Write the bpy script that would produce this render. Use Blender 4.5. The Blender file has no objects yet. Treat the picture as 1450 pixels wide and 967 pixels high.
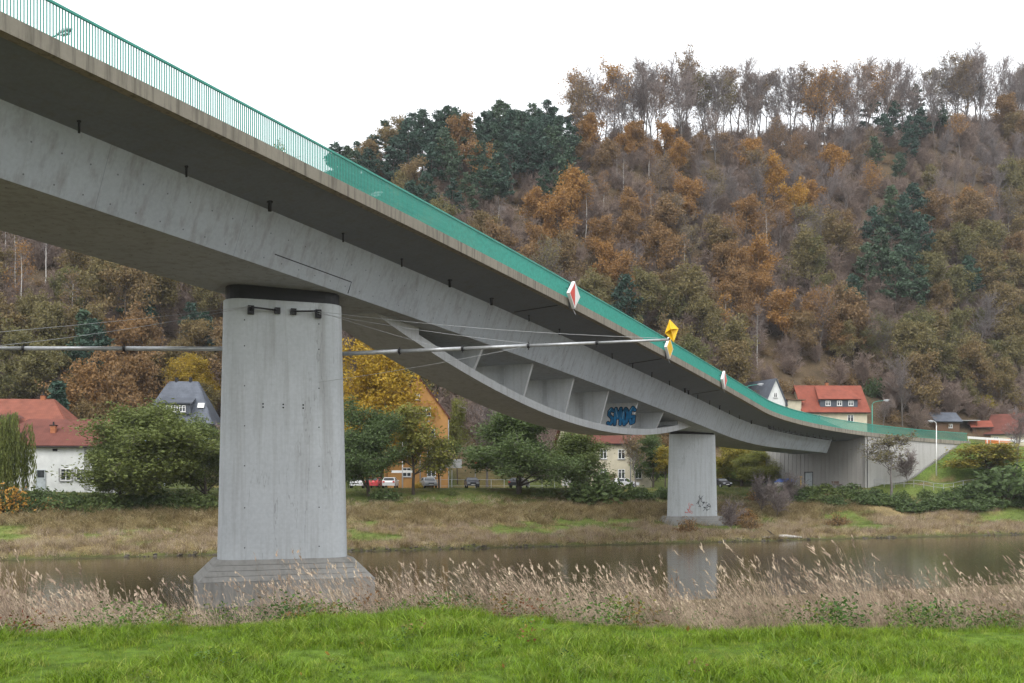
import bpy, math, random
import numpy as np
from mathutils import Vector, Matrix
R = math.radians
scene = bpy.context.scene
col = scene.collection
# ---------------------------------------------------------------- camera (eye is the origin, Y looks across the river)
cam_d = bpy.data.cameras.new('camera'); cam = bpy.data.objects.new('camera', cam_d); col.objects.link(cam)
cam.location = (0, 0, 0); cam.rotation_euler = (R(90), 0, 0)
cam_d.sensor_width = 36; cam_d.lens = 36 * 1410 / 1450; cam_d.shift_y = 201.5 / 1450
cam_d.clip_start = .1; cam_d.clip_end = 6000
scene.camera = cam
# ---------------------------------------------------------------- overcast sky and weak broad sun
SUN_EL, SUN_AZ = R(48), R(200)      # azimuth clockwise from +Y: behind the camera, a little to the left
w = bpy.data.worlds.new('World'); scene.world = w; w.use_nodes = True
nt = w.node_tree; nt.nodes.clear()
sky = nt.nodes.new('ShaderNodeTexSky'); sky.sky_type = 'NISHITA'; sky.sun_disc = False
sky.sun_elevation = SUN_EL; sky.sun_rotation = SUN_AZ; sky.air_density = 1.0; sky.dust_density = 5.0
bw = nt.nodes.new('ShaderNodeHueSaturation'); bw.inputs['Saturation'].default_value = .12
cloud = nt.nodes.new('ShaderNodeMix'); cloud.data_type = 'RGBA'; cloud.inputs[0].default_value = .82   # closed cloud cover hides most of the clear sky
cloud.inputs[7].default_value = (9.3, 9.55, 9.9, 1)
bg = nt.nodes.new('ShaderNodeBackground'); bg.inputs['Strength'].default_value = .1
wo = nt.nodes.new('ShaderNodeOutputWorld')
nt.links.new(sky.outputs[0], bw.inputs['Color']); nt.links.new(bw.outputs[0], cloud.inputs[6])
nt.links.new(cloud.outputs[2], bg.inputs['Color']); nt.links.new(bg.outputs[0], wo.inputs[0])
sd = bpy.data.lights.new('sun', 'SUN'); sd.energy = 1.0; sd.angle = R(35); sd.color = (1, .97, .93)
sun = bpy.data.objects.new('sun', sd); col.objects.link(sun)
sv = Vector((math.sin(SUN_AZ) * math.cos(SUN_EL), math.cos(SUN_AZ) * math.cos(SUN_EL), math.sin(SUN_EL)))
sun.rotation_euler = sv.to_track_quat('Z', 'Y').to_euler(); sun.location = (-30, -40, 60)
scene.view_settings.view_transform = 'Standard'; scene.view_settings.look = 'None'
scene.view_settings.exposure = .95; scene.view_settings.gamma = 1; scene.view_settings.use_curve_mapping = False
scene.render.engine = 'CYCLES'
scene.cycles.max_bounces = 6; scene.cycles.diffuse_bounces = 3; scene.cycles.transparent_max_bounces = 8
# ---------------------------------------------------------------- node helpers
def mk(name):
    m = bpy.data.materials.new(name); m.use_nodes = True
    t = m.node_tree; b = t.nodes['Principled BSDF']
    return m, t, b
def N(t, kind, **kw):
    n = t.nodes.new('ShaderNode' + kind)
    for k, v in kw.items():
        if k.startswith('i_'): n.inputs[k[2:].replace('_', ' ')].default_value = v
        else: setattr(n, k, v)
    return n
def L(t, a, b): t.links.new(a, b)
def mapped(t, scale, src='pos'):
    if src == 'pos': g = N(t, 'NewGeometry').outputs['Position']
    elif src == 'uv': g = N(t, 'TexCoord').outputs['UV']
    else: g = N(t, 'TexCoord').outputs['Object']
    mp = N(t, 'Mapping'); mp.inputs['Scale'].default_value = scale; L(t, g, mp.inputs['Vector'])
    return mp.outputs[0]
def noise(t, scale, detail=4, src='pos', rough=.55):
    n = N(t, 'TexNoise'); n.inputs['Scale'].default_value = 1; n.inputs['Detail'].default_value = detail; n.inputs['Roughness'].default_value = rough
    L(t, mapped(t, scale, src), n.inputs['Vector']); return n.outputs['Fac']
def ramp(t, fac, stops):
    r = N(t, 'ValToRGB'); e = r.color_ramp.elements
    while len(e) > 1: e.remove(e[0])
    e[0].position = stops[0][0]; e[0].color = (*stops[0][1], 1)
    for p, c in stops[1:]:
        q = e.new(p); q.color = (*c, 1)
    L(t, fac, r.inputs[0]); return r.outputs[0]
def mix(t, fac, a, b, mode='MIX'):
    m = N(t, 'Mix', data_type='RGBA', blend_type=mode)
    if isinstance(fac, (int, float)): m.inputs[0].default_value = fac
    else: L(t, fac, m.inputs[0])
    for i, v in ((6, a), (7, b)):
        if isinstance(v, tuple): m.inputs[i].default_value = (*v, 1)
        else: L(t, v, m.inputs[i])
    return m.outputs[2]
def mth(t, op, a, b=None, c=None):
    m = N(t, 'Math', operation=op)
    for i, v in enumerate((a, b, c)):
        if v is None: continue
        if isinstance(v, (int, float)): m.inputs[i].default_value = v
        else: L(t, v, m.inputs[i])
    return m.outputs[0]
def bump(t, b, h, strength=.3, dist=.02):
    n = N(t, 'Bump'); n.inputs['Strength'].default_value = strength; n.inputs['Distance'].default_value = dist
    L(t, h, n.inputs['Height']); L(t, n.outputs[0], b.inputs['Normal'])
def setc(t, b, c, rough=.8, spec=.3, metal=0):
    if isinstance(c, tuple): b.inputs['Base Color'].default_value = (*c, 1)
    else: L(t, c, b.inputs['Base Color'])
    b.inputs['Roughness'].default_value = rough; b.inputs['Specular IOR Level'].default_value = spec; b.inputs['Metallic'].default_value = metal
def sc(c, k): return tuple(min(1, x * k) for x in c)
def plain(name, c, rough=.7, spec=.3, metal=0, var=.12, scale=3, src='obj'):
    m, t, b = mk(name)
    nz = noise(t, (scale,) * 3, 4, src)
    setc(t, b, ramp(t, nz, [(.3, sc(c, 1 - var)), (.7, sc(c, 1 + var))]), rough, spec, metal)
    return m
def concrete(name, c, streak=.35, dirt=(.14, .12, .09), cracks=False, uvdots=False, boards=True, sfreq=2.2):
    m, t, b = mk(name)
    big = noise(t, (.25, .25, .25), 3); fine = noise(t, (6, 6, 6), 5)
    base = ramp(t, big, [(.3, sc(c, .9)), (.7, sc(c, 1.08))])
    base = mix(t, .25, base, ramp(t, fine, [(.3, sc(c, .75)), (.7, sc(c, 1.2))]))
    st = noise(t, (sfreq, sfreq, sfreq * .055), 5, rough=.65)
    sm = mth(t, 'MULTIPLY', ramp(t, st, [(.48, (0, 0, 0)), (.72, (1, 1, 1))]), streak)
    base = mix(t, sm, base, dirt)
    if boards:
        g = N(t, 'NewGeometry').outputs['Position']; sp = N(t, 'SeparateXYZ'); L(t, g, sp.inputs[0])
        fr = mth(t, 'FRACT', mth(t, 'MULTIPLY', sp.outputs[2], 2.0))
        ln = mth(t, 'MULTIPLY', mth(t, 'LESS_THAN', fr, .035), .10)
        base = mix(t, ln, base, sc(c, .5))
    if cracks:
        cr = noise(t, (.55, .55, .07), 5, rough=.6); cr2 = noise(t, (.3, .3, .1), 2)
        a = mth(t, 'LESS_THAN', mth(t, 'ABSOLUTE', mth(t, 'SUBTRACT', cr, .5)), .0035)
        a = mth(t, 'MULTIPLY', mth(t, 'MULTIPLY', a, ramp(t, cr2, [(.45, (0, 0, 0)), (.55, (1, 1, 1))])), .30)
        base = mix(t, a, base, (.12, .12, .11))
    if uvdots:
        uv = N(t, 'TexCoord').outputs['UV']; sp = N(t, 'SeparateXYZ'); L(t, uv, sp.inputs[0])
        fu = mth(t, 'SUBTRACT', mth(t, 'FRACT', mth(t, 'MULTIPLY', sp.outputs[0], 1 / 1.25)), .5)
        fv = mth(t, 'SUBTRACT', mth(t, 'FRACT', mth(t, 'MULTIPLY', sp.outputs[1], 1 / 1.15)), .5)
        d = mth(t, 'ADD', mth(t, 'MULTIPLY', fu, fu), mth(t, 'MULTIPLY', fv, fv))
        base = mix(t, mth(t, 'MULTIPLY', mth(t, 'LESS_THAN', d, .0008), .7), base, (.05, .05, .05))
        su = mth(t, 'FRACT', mth(t, 'MULTIPLY', sp.outputs[0], 1 / 7.5))
        base = mix(t, mth(t, 'MULTIPLY', mth(t, 'LESS_THAN', su, .004), .35), base, (.1, .1, .1))
    setc(t, b, base, .85, .25)
    bump(t, b, fine, .25, .02)
    return m
MAT = {}
MAT['concrete'] = concrete('concrete', (.37, .40, .435), .42, uvdots=True, boards=False)
MAT['pier'] = concrete('pier_concrete', (.46, .485, .50), .34, cracks=True)
MAT['band'] = concrete('band_concrete', (.455, .47, .48), .3)
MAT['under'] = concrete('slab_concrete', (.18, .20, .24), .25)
MAT['fascia'] = concrete('weathered_edge_concrete', (.27, .245, .20), .8, (.075, .068, .055), boards=False, sfreq=4.5)
MAT['footing'] = concrete('footing_stone', (.24, .235, .22), .5, (.1, .095, .08))
MAT['abut'] = concrete('abutment_concrete', (.34, .33, .315), .25)
MAT['teal'] = plain('teal_paint', (.045, .31, .245), .45, .4, 0, .15, 5)
MAT['steel'] = plain('galvanised_steel', (.42, .43, .44), .45, .5, .5, .15, 4)
MAT['dark'] = plain('dark_iron', (.02, .02, .022), .6, .3)
MAT['black'] = plain('black_rubber', (.012, .012, .012), .7, .2)
MAT['white'] = plain('white_paint', (.78, .78, .76), .5, .4, 0, .06, 6)
MAT['red'] = plain('red_paint', (.62, .06, .04), .5, .4, 0, .08)
MAT['yellow'] = plain('yellow_paint', (.80, .50, .02), .5, .4, 0, .08)
MAT['blue'] = plain('blue_spray', (.008, .16, .36), .6, .3, 0, .35, 2.5)
MAT['blackspray'] = plain('black_spray', (.008, .008, .014), .7, .2)
MAT['glass'] = plain('window_glass', (.03, .035, .04), .08, .6, 0, .2, 1)
MAT['tar'] = plain('asphalt', (.06, .06, .062), .9, .2, 0, .2, 2, 'pos')
MAT['door'] = plain('grey_door_paint', (.42, .46, .48), .5, .4)
MAT['wood'] = plain('weathered_wood', (.14, .085, .055), .8, .2, 0, .3, 6)
MAT['lampglass'] = plain('lamp_glass', (.6, .63, .66), .2, .5, 0, .05)
def roofmat(name, c, k=4.0):
    m, t, b = mk(name)
    uv = N(t, 'TexCoord').outputs['UV']; sp = N(t, 'SeparateXYZ'); L(t, uv, sp.inputs[0])
    fr = mth(t, 'FRACT', mth(t, 'MULTIPLY', sp.outputs[1], k * .75)); fx = mth(t, 'FRACT', mth(t, 'MULTIPLY', sp.outputs[0], k))
    nz = noise(t, (.9, .9, .9), 5)
    base = ramp(t, nz, [(.25, sc(c, .68)), (.75, sc(c, 1.18))])
    base = mix(t, mth(t, 'MULTIPLY', mth(t, 'LESS_THAN', fr, .16), .45), base, sc(c, .4))
    base = mix(t, mth(t, 'MULTIPLY', mth(t, 'LESS_THAN', fx, .14), .25), base, sc(c, .4))
    setc(t, b, base, .75, .25); bump(t, b, fr, .6, .04); return m
MAT['roof_red'] = roofmat('red_roof_tiles', (.27, .075, .047)); MAT['roof_brown'] = roofmat('brown_red_roof_tiles', (.16, .055, .04))
MAT['roof_grey'] = roofmat('slate_roof', (.13, .145, .175)); MAT['roof_orange'] = roofmat('orange_roof_tiles', (.25, .085, .055))
def plaster(name, c): return plain(name, c, .9, .15, 0, .1, 1.2, 'pos')
MAT['pl_white'] = plaster('white_plaster', (.70, .71, .70)); MAT['pl_blue'] = plaster('pale_blue_plaster', (.42, .52, .66))
MAT['pl_orange'] = plaster('ochre_plaster', (.44, .235, .085)); MAT['pl_cream'] = plaster('cream_plaster', (.55, .50, .38)); MAT['pl_grey'] = plaster('grey_plaster', (.34, .34, .34))
# foliage: the tint of each single plant is stored on the plant
def leafmat(name, stops, attr=True, rough=.6, trans=.3):
    m, t, b = mk(name)
    if attr:
        a = N(t, 'Attribute', attribute_type='OBJECT', attribute_name='tint').outputs['Fac']
    else: a = N(t, 'ObjectInfo').outputs['Random']
    nz = noise(t, (1.1, 1.1, 1.1), 2, 'pos'); nf = noise(t, (9, 9, 9), 1, 'pos')
    f = mth(t, 'ADD', a, mth(t, 'MULTIPLY', mth(t, 'SUBTRACT', nz, .5), .22))
    c = ramp(t, f, stops)
    c = mix(t, 1, c, ramp(t, nf, [(.3, (.5, .5, .5)), (.7, (1.45, 1.45, 1.45))]), 'MULTIPLY')
    setc(t, b, c, rough, .25)
    tr = N(t, 'BsdfTranslucent'); L(t, c, tr.inputs[0]); ms = N(t, 'MixShader'); ms.inputs[0].default_value = trans
    o = t.nodes['Material Output']; L(t, b.outputs[0], ms.inputs[1]); L(t, tr.outputs[0], ms.inputs[2]); L(t, ms.outputs[0], o.inputs[0])
    return m
MAT['autumn'] = leafmat('autumn_leaves', [(0, (.155, .155, .06)), (.25, (.21, .17, .07)), (.45, (.24, .155, .075)), (.65, (.33, .18, .06)), (.85, (.43, .23, .05)), (1, (.50, .31, .045))])
MAT['green'] = leafmat('green_leaves', [(0, (.06, .095, .04)), (.35, (.10, .145, .05)), (.65, (.155, .185, .05)), (.85, (.23, .22, .045)), (1, (.44, .29, .03))])
MAT['needle'] = leafmat('needles', [(0, (.035, .07, .052)), (.5, (.05, .095, .066)), (1, (.075, .115, .06))], trans=.12)
MAT['twig'] = leafmat('twigs', [(0, (.18, .165, .16)), (.5, (.22, .185, .175)), (1, (.26, .195, .16))], rough=.9, trans=.0)
def bark(name, c, k=.3):
    m, t, b = mk(name); nz = noise(t, (5, 5, 1.2), 4, 'obj')
    setc(t, b, ramp(t, nz, [(.3, sc(c, 1 - k)), (.7, sc(c, 1 + k))]), .9, .15); bump(t, b, nz, .5, .03); return m
MAT['bark'] = bark('brown_bark', (.085, .07, .058)); MAT['birch'] = bark('birch_bark', (.50, .48, .45), .35); MAT['greybark'] = bark('grey_bark', (.15, .135, .125))
MAT['grass'] = leafmat('lawn_grass', [(0, (.105, .18, .014)), (.4, (.155, .25, .02)), (.8, (.21, .30, .026)), (1, (.30, .32, .07))], attr=False, rough=.36, trans=.35)
MAT['reed'] = leafmat('dry_reed', [(0, (.24, .175, .13)), (.5, (.37, .285, .21)), (1, (.50, .41, .30))], attr=False, rough=.8, trans=.15)
MAT['straw'] = leafmat('dry_grass', [(0, (.17, .125, .06)), (.45, (.33, .26, .13)), (.85, (.47, .385, .21)), (1, (.52, .44, .26))], attr=False, rough=.8, trans=.15)
MAT['turf'] = leafmat('bank_turf', [(0, (.09, .13, .03)), (.6, (.14, .19, .04)), (1, (.24, .22, .08))], attr=False, rough=.7, trans=.2)
MAT['weed'] = leafmat('bramble_leaves', [(0, (.045, .10, .02)), (.6, (.09, .16, .03)), (.85, (.15, .19, .04)), (1, (.19, .06, .03))], attr=False, rough=.5, trans=.2)
def groundmat():
    m, t, b = mk('ground_soil_and_turf')
    a = N(t, 'Attribute', attribute_type='GEOMETRY', attribute_name='gcol').outputs['Color']
    n1 = noise(t, (.35, .35, .35), 5); n2 = noise(t, (5, 5, 5), 4)
    c = mix(t, 1, a, ramp(t, n1, [(.3, (.68, .68, .68)), (.7, (1.25, 1.22, 1.15))]), 'MULTIPLY')
    c = mix(t, 1, c, ramp(t, n2, [(.3, (.6, .6, .6)), (.7, (1.35, 1.35, 1.3))]), 'MULTIPLY')
    setc(t, b, c, .95, .1); bump(t, b, n2, .6, .08); return m
MAT['ground'] = groundmat()
def watermat():
    m, t, b = mk('river_water')
    nz = noise(t, (.05, .12, 1), 3)
    setc(t, b, ramp(t, nz, [(.3, (.050, .038, .022)), (.7, (.066, .052, .030))]), .09, .5)
    b.inputs['IOR'].default_value = 1.33
    g = mapped(t, (.9, 2.6, 1)); n1 = N(t, 'TexNoise'); n1.inputs['Scale'].default_value = 1; n1.inputs['Detail'].default_value = 4; L(t, g, n1.inputs['Vector'])
    bump(t, b, n1.outputs['Fac'], .22, .06); return m
MAT['water'] = watermat()
# ---------------------------------------------------------------- mesh helpers
class MB:
    def __init__(s): s.v = []; s.f = []; s.m = []; s.uv = []
    def face(s, pts, mi=0, uv=None):
        k = len(s.v); s.v += [tuple(p) for p in pts]; s.f.append(tuple(range(k, k + len(pts)))); s.m.append(mi)
        s.uv.append(uv if uv else [(0, 0)] * len(pts))
    def hull(s, ring_a, ring_b, mi=0, caps=True):       # loft two equal rings
        n = len(ring_a); k = len(s.v); s.v += [tuple(p) for p in ring_a] + [tuple(p) for p in ring_b]
        for i in range(n):
            j = (i + 1) % n; s.f.append((k + i, k + j, k + n + j, k + n + i)); s.m.append(mi); s.uv.append([(0, 0)] * 4)
        if caps:
            s.f.append(tuple(range(k + n - 1, k - 1, -1))); s.m.append(mi); s.uv.append([(0, 0)] * n)
            s.f.append(tuple(range(k + n, k + 2 * n))); s.m.append(mi); s.uv.append([(0, 0)] * n)
    def box(s, c, d, mi=0, rz=0, taper=1):
        cx, cy, cz = c; a, b_, h = d[0] / 2, d[1] / 2, d[2] / 2; cs, sn = math.cos(rz), math.sin(rz)
        def ring(z, k): return [(cx + x * k * cs - y * k * sn, cy + x * k * sn + y * k * cs, z) for x, y in ((-a, -b_), (a, -b_), (a, b_), (-a, b_))]
        s.hull(ring(cz - h, 1), ring(cz + h, taper), mi)
    def tube(s, pts, rad, sides=8, mi=0, caps=True):
        pts = [Vector(p) for p in pts]; rad = rad if isinstance(rad, (list, tuple)) else [rad] * len(pts)
        rings = []
        for i, p in enumerate(pts):
            d = (pts[min(i + 1, len(pts) - 1)] - pts[max(i - 1, 0)]).normalized()
            u = d.orthogonal().normalized() if abs(d.z) > .9 else Vector((0, 0, 1)).cross(d).normalized(); v = d.cross(u)
            rings.append([p + (u * math.cos(2 * math.pi * j / sides) + v * math.sin(2 * math.pi * j / sides)) * rad[i] for j in range(sides)])
        k = len(s.v)
        for r in rings: s.v += [tuple(p) for p in r]
        for i in range(len(rings) - 1):
            for j in range(sides):
                q = (j + 1) % sides; a = k + i * sides
                s.f.append((a + j, a + q, a + sides + q, a + sides + j)); s.m.append(mi); s.uv.append([(0, 0)] * 4)
        if caps:
            s.f.append(tuple(range(k + sides - 1, k - 1, -1))); s.m.append(mi); s.uv.append([(0, 0)] * sides)
            e = k + (len(rings) - 1) * sides; s.f.append(tuple(range(e, e + sides))); s.m.append(mi); s.uv.append([(0, 0)] * sides)
    def mesh(s, name, mats, smooth=False):
        me = bpy.data.meshes.new(name); me.from_pydata(s.v, [], s.f)
        for m in (mats if isinstance(mats, (list, tuple)) else [mats]): me.materials.append(m)
        me.polygons.foreach_set('material_index', s.m)
        ul = me.uv_layers.new(name='UVMap'); flat = [c for f in s.uv for p in f for c in p]
        ul.data.foreach_set('uv', flat)
        if smooth: me.polygons.foreach_set('use_smooth', [True] * len(s.f))
        me.update(); return me
    def build(s, name, mats, parent=None, smooth=False):
        return link(name, s.mesh(name, mats, smooth), parent)
def link(name, me, parent=None):
    o = bpy.data.objects.new(name, me); col.objects.link(o)
    if parent is not None:
        o.parent = parent
    return o
def tag(o, label=None, cat=None, group=None, kind=None):
    if label: o['label'] = label
    if cat: o['category'] = cat
    if group: o['group'] = group
    if kind: o['kind'] = kind
    return o
def empty(name, loc=(0, 0, 0), rz=0):
    o = bpy.data.objects.new(name, None); col.objects.link(o); o.location = loc; o.rotation_euler = (0, 0, rz); o.empty_display_size = .3
    return o
def copy_tree(o, parent=None):
    c = o.copy(); col.objects.link(c); c.parent = parent
    for ch in list(o.children): copy_tree(ch, c)
    return c
# ---------------------------------------------------------------- the lie of the land
F, CX, HY = 1410., 725., 685.
SH = .395; SHN = math.hypot(1, SH)
def du(x, y): return (y - SH * x - 93.8) / SHN, (x + SH * y) / SHN      # distance behind the far shoreline, distance along it
def at(px, d):            # plan position on the sight line of image column px, d metres behind the far shoreline
    a = (px - CX) / F; y = (93.8 + SHN * d) / (1 - SH * a); return a * y, y
def lerp(x, xs, ys): return float(np.interp(x, xs, ys))
def sstep(a, b, x):
    t = np.clip((x - a) / (b - a), 0, 1); return t * t * (3 - 2 * t)
def vnoise(x, y, sx, seed=0):
    x = np.asarray(x, float) / sx + seed * 17.3; y = np.asarray(y, float) / sx - seed * 9.7
    def h(i, j): return np.modf(np.abs(np.sin(i * 127.1 + j * 311.7) * 43758.5453))[0]
    i, j = np.floor(x), np.floor(y); a, b = x - i, y - j; a = a * a * (3 - 2 * a); b = b * b * (3 - 2 * b)
    return (h(i, j) * (1 - a) + h(i + 1, j) * a) * (1 - b) + (h(i, j + 1) * (1 - a) + h(i + 1, j + 1) * a) * b
# bridge alignment: station s along the near deck edge, w metres inwards from it, d metres below the deck top
SL = .506; A0 = math.atan(SL); S1 = 78.; RC = 56.8
PS = [-45, -22, 0, 20, 42, 60, 80, 84, 103, 117, 125, 160]; PH = [14.5, 14.07, 13.36, 12.55, 11.4, 10.3, 9.2, 8.92, 7.5, 6.9, 6.55, 5.6]
PC = np.polyfit(PS, PH, 5)
def deck_h(s): return np.polyval(PC, np.clip(s, -60, 165))
def plan(s, w=0):
    if s <= S1:
        x, y, a = -5.3 + math.sin(A0) * s, 49.2 + math.cos(A0) * s, A0
    else:
        t = min((s - S1) / RC, R(47)); a = A0 + t; x0, y0 = -5.3 + math.sin(A0) * S1, 49.2 + math.cos(A0) * S1
        x = x0 + RC * (math.cos(A0) - math.cos(a)); y = y0 + RC * (math.sin(a) - math.sin(A0))
        ex = (s - S1) - t * RC; x += math.sin(a) * ex; y += math.cos(a) * ex
    return x - math.cos(a) * w, y + math.sin(a) * w, a
def bp(s, w, d):
    x, y, a = plan(s, w); return (x, y, float(deck_h(s)) - d)
WD = 14.4
ROAD = [(plan(s, WD / 2), s) for s in np.arange(100, 240, .5)]
RX = np.array([p[0][0] for p in ROAD]); RY = np.array([p[0][1] for p in ROAD]); RS = np.array([p[1] for p in ROAD])
RZ = np.array([float(deck_h(s)) for s in RS])
def lawn_edge(x): return np.interp(x, [-20, -6, -3.8, -2.2, -1.3, -.4, 1, 2.4, 6.4, 20], [9.8, 10.7, 11.4, 12.5, 13.1, 12.9, 11.9, 11.3, 11.5, 11.5])
def ground(x, y):
    x = np.asarray(x, float); y = np.asarray(y, float); shp = np.broadcast(x, y).shape
    x = np.broadcast_to(x, shp); y = np.broadcast_to(y, shp)
    d, u = du(x, y)
    # near side: lawn, bank, river bed
    shore = SH * x + 93.8 - 42 * SHN
    edge = np.minimum(lawn_edge(x), shore - 20)
    nd = (y - edge) / (shore - edge)
    near = np.interp(nd, [-60, -6, 0, .04, .14, .33, .6, 1, 1.3, 2], [-1.7, -1.7, -1.7, -1.95, -2.9, -4.0, -5.0, -6.05, -7.5, -7.6])
    near = near + (vnoise(x, y, 2.3, 1) - .5) * .10 * (y < 40) + (vnoise(x, y, .7, 2) - .5) * .035 * (y < 40)
    de = np.where(d > 0, d * np.interp(u, [84, 116], [1, 1.75]), d)      # the bank is steeper and narrower downstream
    far = np.interp(de, [-40, -8, 0, .8, 2.5, 9, 14, 18, 25, 31, 36], [-8, -7.3, -6.05, -5.75, -5.4, -5.15, -4.75, -4.1, -2.7, -1.3, -.6])
    far = far + (vnoise(x, y, 4, 3) - .5) * .5 * sstep(0, 5, d) * (1 - sstep(26, 36, d)) + (vnoise(x, y, 1.5, 4) - .5) * .25 * sstep(-.5, 2, d) * (1 - sstep(26, 36, d))
    far = far + np.interp(u, [97, 116], [0, 1.4]) * sstep(22, 33, de)
    d0 = np.interp(u, [-80, 40, 80, 110], [66, 62, 56, 47]); dr = 152.
    rid = np.interp(u, [-400, -120, -26, 34, 52, 73, 102, 130, 192, 245, 330, 600], [30, 56, 56, 54, 69, 79, 86, 89, 99, 110, 120, 112])
    k = np.clip((d - d0) / (dr - d0), 0, 1)
    prof = np.interp(k, [0, .12, .3, .9, 1], [0, .06, .22, .93, 1.0])
    hill = (rid + .6) * prof - (d > dr) * np.minimum((d - dr) * .12, 40) + (vnoise(x, y, 22, 5) - .5) * 7 * k * (1 - .5 * k) + (vnoise(x, y, 9, 6) - .5) * 2.2 * sstep(0, .3, k)
    base = np.where(d < -20, near, far) + np.where(d > 36, hill, 0)
    # road embankment beyond the abutment
    emb = np.full(shp, -99.)
    near_b = (np.abs(x - 75) < 90) & (y > 110) & (y < 260)
    if near_b.any():
        xx, yy = x[near_b], y[near_b]; best = np.full(xx.shape, 1e9); bz = np.zeros(xx.shape); bs = np.zeros(xx.shape)
        for rx, ry, rz, rs in zip(RX, RY, RZ, RS):
            q = np.hypot(xx - rx, yy - ry); m = q < best; best[m] = q[m]; bz[m] = rz; bs[m] = rs
        e = bz - .35 - np.maximum(0, best - WD / 2 - .8) / 1.3 - np.maximum(0, 127 - bs) * .62
        e = np.where(bs < 112, -99, e); emb[near_b] = e
    return np.maximum(base, emb)
def gz(x, y): return float(ground(np.array([x]), np.array([y]))[0])
def axis(parts):
    o = []
    for a, b, st in parts: o += list(np.arange(a, b, st))
    return np.array(o + [parts[-1][1]])
gx = axis([(-2000, -400, 200), (-400, -160, 16), (-160, -40, 2.4), (-40, -16, 1), (-16, 16, .4), (16, 90, 1), (90, 180, 2.4), (180, 420, 16), (420, 2020, 200)])
gy = axis([(-300, -20, 40), (-20, 4, 3), (4, 20, .35), (20, 76, 1.2), (76, 170, 1.0), (170, 330, 2.6), (330, 500, 15), (500, 3000, 250)])
GX, GY = np.meshgrid(gx, gy); GZ = ground(GX, GY)
nx, ny = len(gx), len(gy)
me = bpy.data.meshes.new('ground')
idx = np.arange(nx * ny).reshape(ny, nx)
fc = np.stack([idx[:-1, :-1], idx[:-1, 1:], idx[1:, 1:], idx[1:, :-1]], -1).reshape(-1, 4)
me.vertices.add(nx * ny); me.vertices.foreach_set('co', np.stack([GX, GY, GZ], -1).astype(np.float32).ravel())
me.loops.add(fc.size); me.loops.foreach_set('vertex_index', fc.ravel().astype(np.int32))
me.polygons.add(len(fc)); me.polygons.foreach_set('loop_start', np.arange(0, fc.size, 4, dtype=np.int32)); me.polygons.foreach_set('use_smooth', np.ones(len(fc), dtype=bool))
D, U = du(GX, GY)
def blend(c, a, m): return c * (1 - m[..., None]) + np.array(a) * m[..., None]
C = np.zeros(GX.shape + (3,)) + np.array((.085, .14, .02))                      # lawn soil and turf
C = blend(C, (.12, .095, .055), sstep(.1, 1.2, GY - lawn_edge(GX)) * (D < -20))               # near bank litter
fz = (D > -20).astype(float)
C = blend(C, (.075, .06, .04), fz * (1 - sstep(-.2, 1.4, D)))                     # wet mud at the water line
C = blend(C, (.24, .185, .095), fz * sstep(.4, 1.6, D))
gn = vnoise(GX, GY, 5, 8) * .6 + vnoise(GX, GY, 1.7, 9) * .4
C = blend(C, (.10, .165, .03), fz * sstep(3, 5, D) * sstep(.46, .62, gn) * .8)
C = blend(C, (.085, .11, .03), fz * sstep(23, 28, D) * .8)
C = blend(C, (.085, .105, .035), fz * sstep(33, 36, D))
C = blend(C, (.16, .12, .05), fz * sstep(30, 34, D) * sstep(.5, .7, gn) * .7)
kk = sstep(0, .14, np.clip((D - np.interp(U, [-80, 40, 80, 110], [66, 62, 56, 47])) / 90, 0, 1))
C = blend(C, (.115, .085, .055), fz * kk)
EMB = (GZ > .8) & (D < 62) & (D > 20)
C = blend(C, (.10, .155, .035), EMB.astype(float) * .9)
ca = me.color_attributes.new('gcol', 'FLOAT_COLOR', 'POINT')
ca.data.foreach_set('color', np.concatenate([C, np.ones(GX.shape + (1,))], -1).astype(np.float32).ravel())
me.materials.append(MAT['ground']); me.update(); me.validate()
tag(link('ground', me), kind='structure')
# the river sheet follows the valley: a long strip between the two banks
wm = MB()
def ud(d_, u_):     # inverse of du
    y = (SHN * d_ + 93.8 + SH * SHN * u_) / (1 + SH * SH); x = SHN * u_ - SH * y; return x, y
us = np.linspace(-900, 900, 61)
for a, b in zip(us[:-1], us[1:]):
    wm.face([(*ud(-46, a), -6), (*ud(-46, b), -6), (*ud(2.5, b), -6), (*ud(2.5, a), -6)])
tag(wm.build('river', MAT['water']), kind='structure')
# ================================================================ THE BRIDGE
bridge = tag(empty('road_bridge', (0, 0, 0)), 'long grey concrete road bridge with teal railing curving down across the river', 'bridge')
S0, SG = -45., 105.4         # girder runs from behind the camera's left to the abutment
def strip(name, prof, s0, s1, mats, step=2.5, parent=bridge, mi=None, uvs=True, closed=True, smooth=False):
    """sweep a closed (w, d) outline along the bridge; prof may be a function of s"""
    mb = MB(); ss = np.linspace(s0, s1, max(2, int(round((s1 - s0) / step)) + 1)); prev = None
    for s in ss:
        pr = prof(s) if callable(prof) else prof
        ring = [bp(s, w_, d_) for w_, d_ in pr]
        acc = [0]
        for i in range(len(pr)): 
            q, r_ = pr[i], pr[(i + 1) % len(pr)]; acc.append(acc[-1] + math.hypot(q[0] - r_[0], q[1] - r_[1]))
        if prev:
            n = len(ring)
            for i in range(n):
                j = (i + 1) % n
                mb.face([prev[0][i], ring[i], ring[j], prev[0][j]], mi[i] if mi else 0, [(prev[1], acc[i]), (s, acc[i]), (s, acc[i + 1]), (prev[1], acc[i + 1])])
        else: mb.face(ring, 0)
        prev = (ring, s)
    mb.face(prev[0][::-1], 0)
    return mb.build(name, mats, parent, smooth)
FB, CT, GD = .55, 1.15, 3.47      # edge beam depth, slab soffit at web, girder depth
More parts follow.
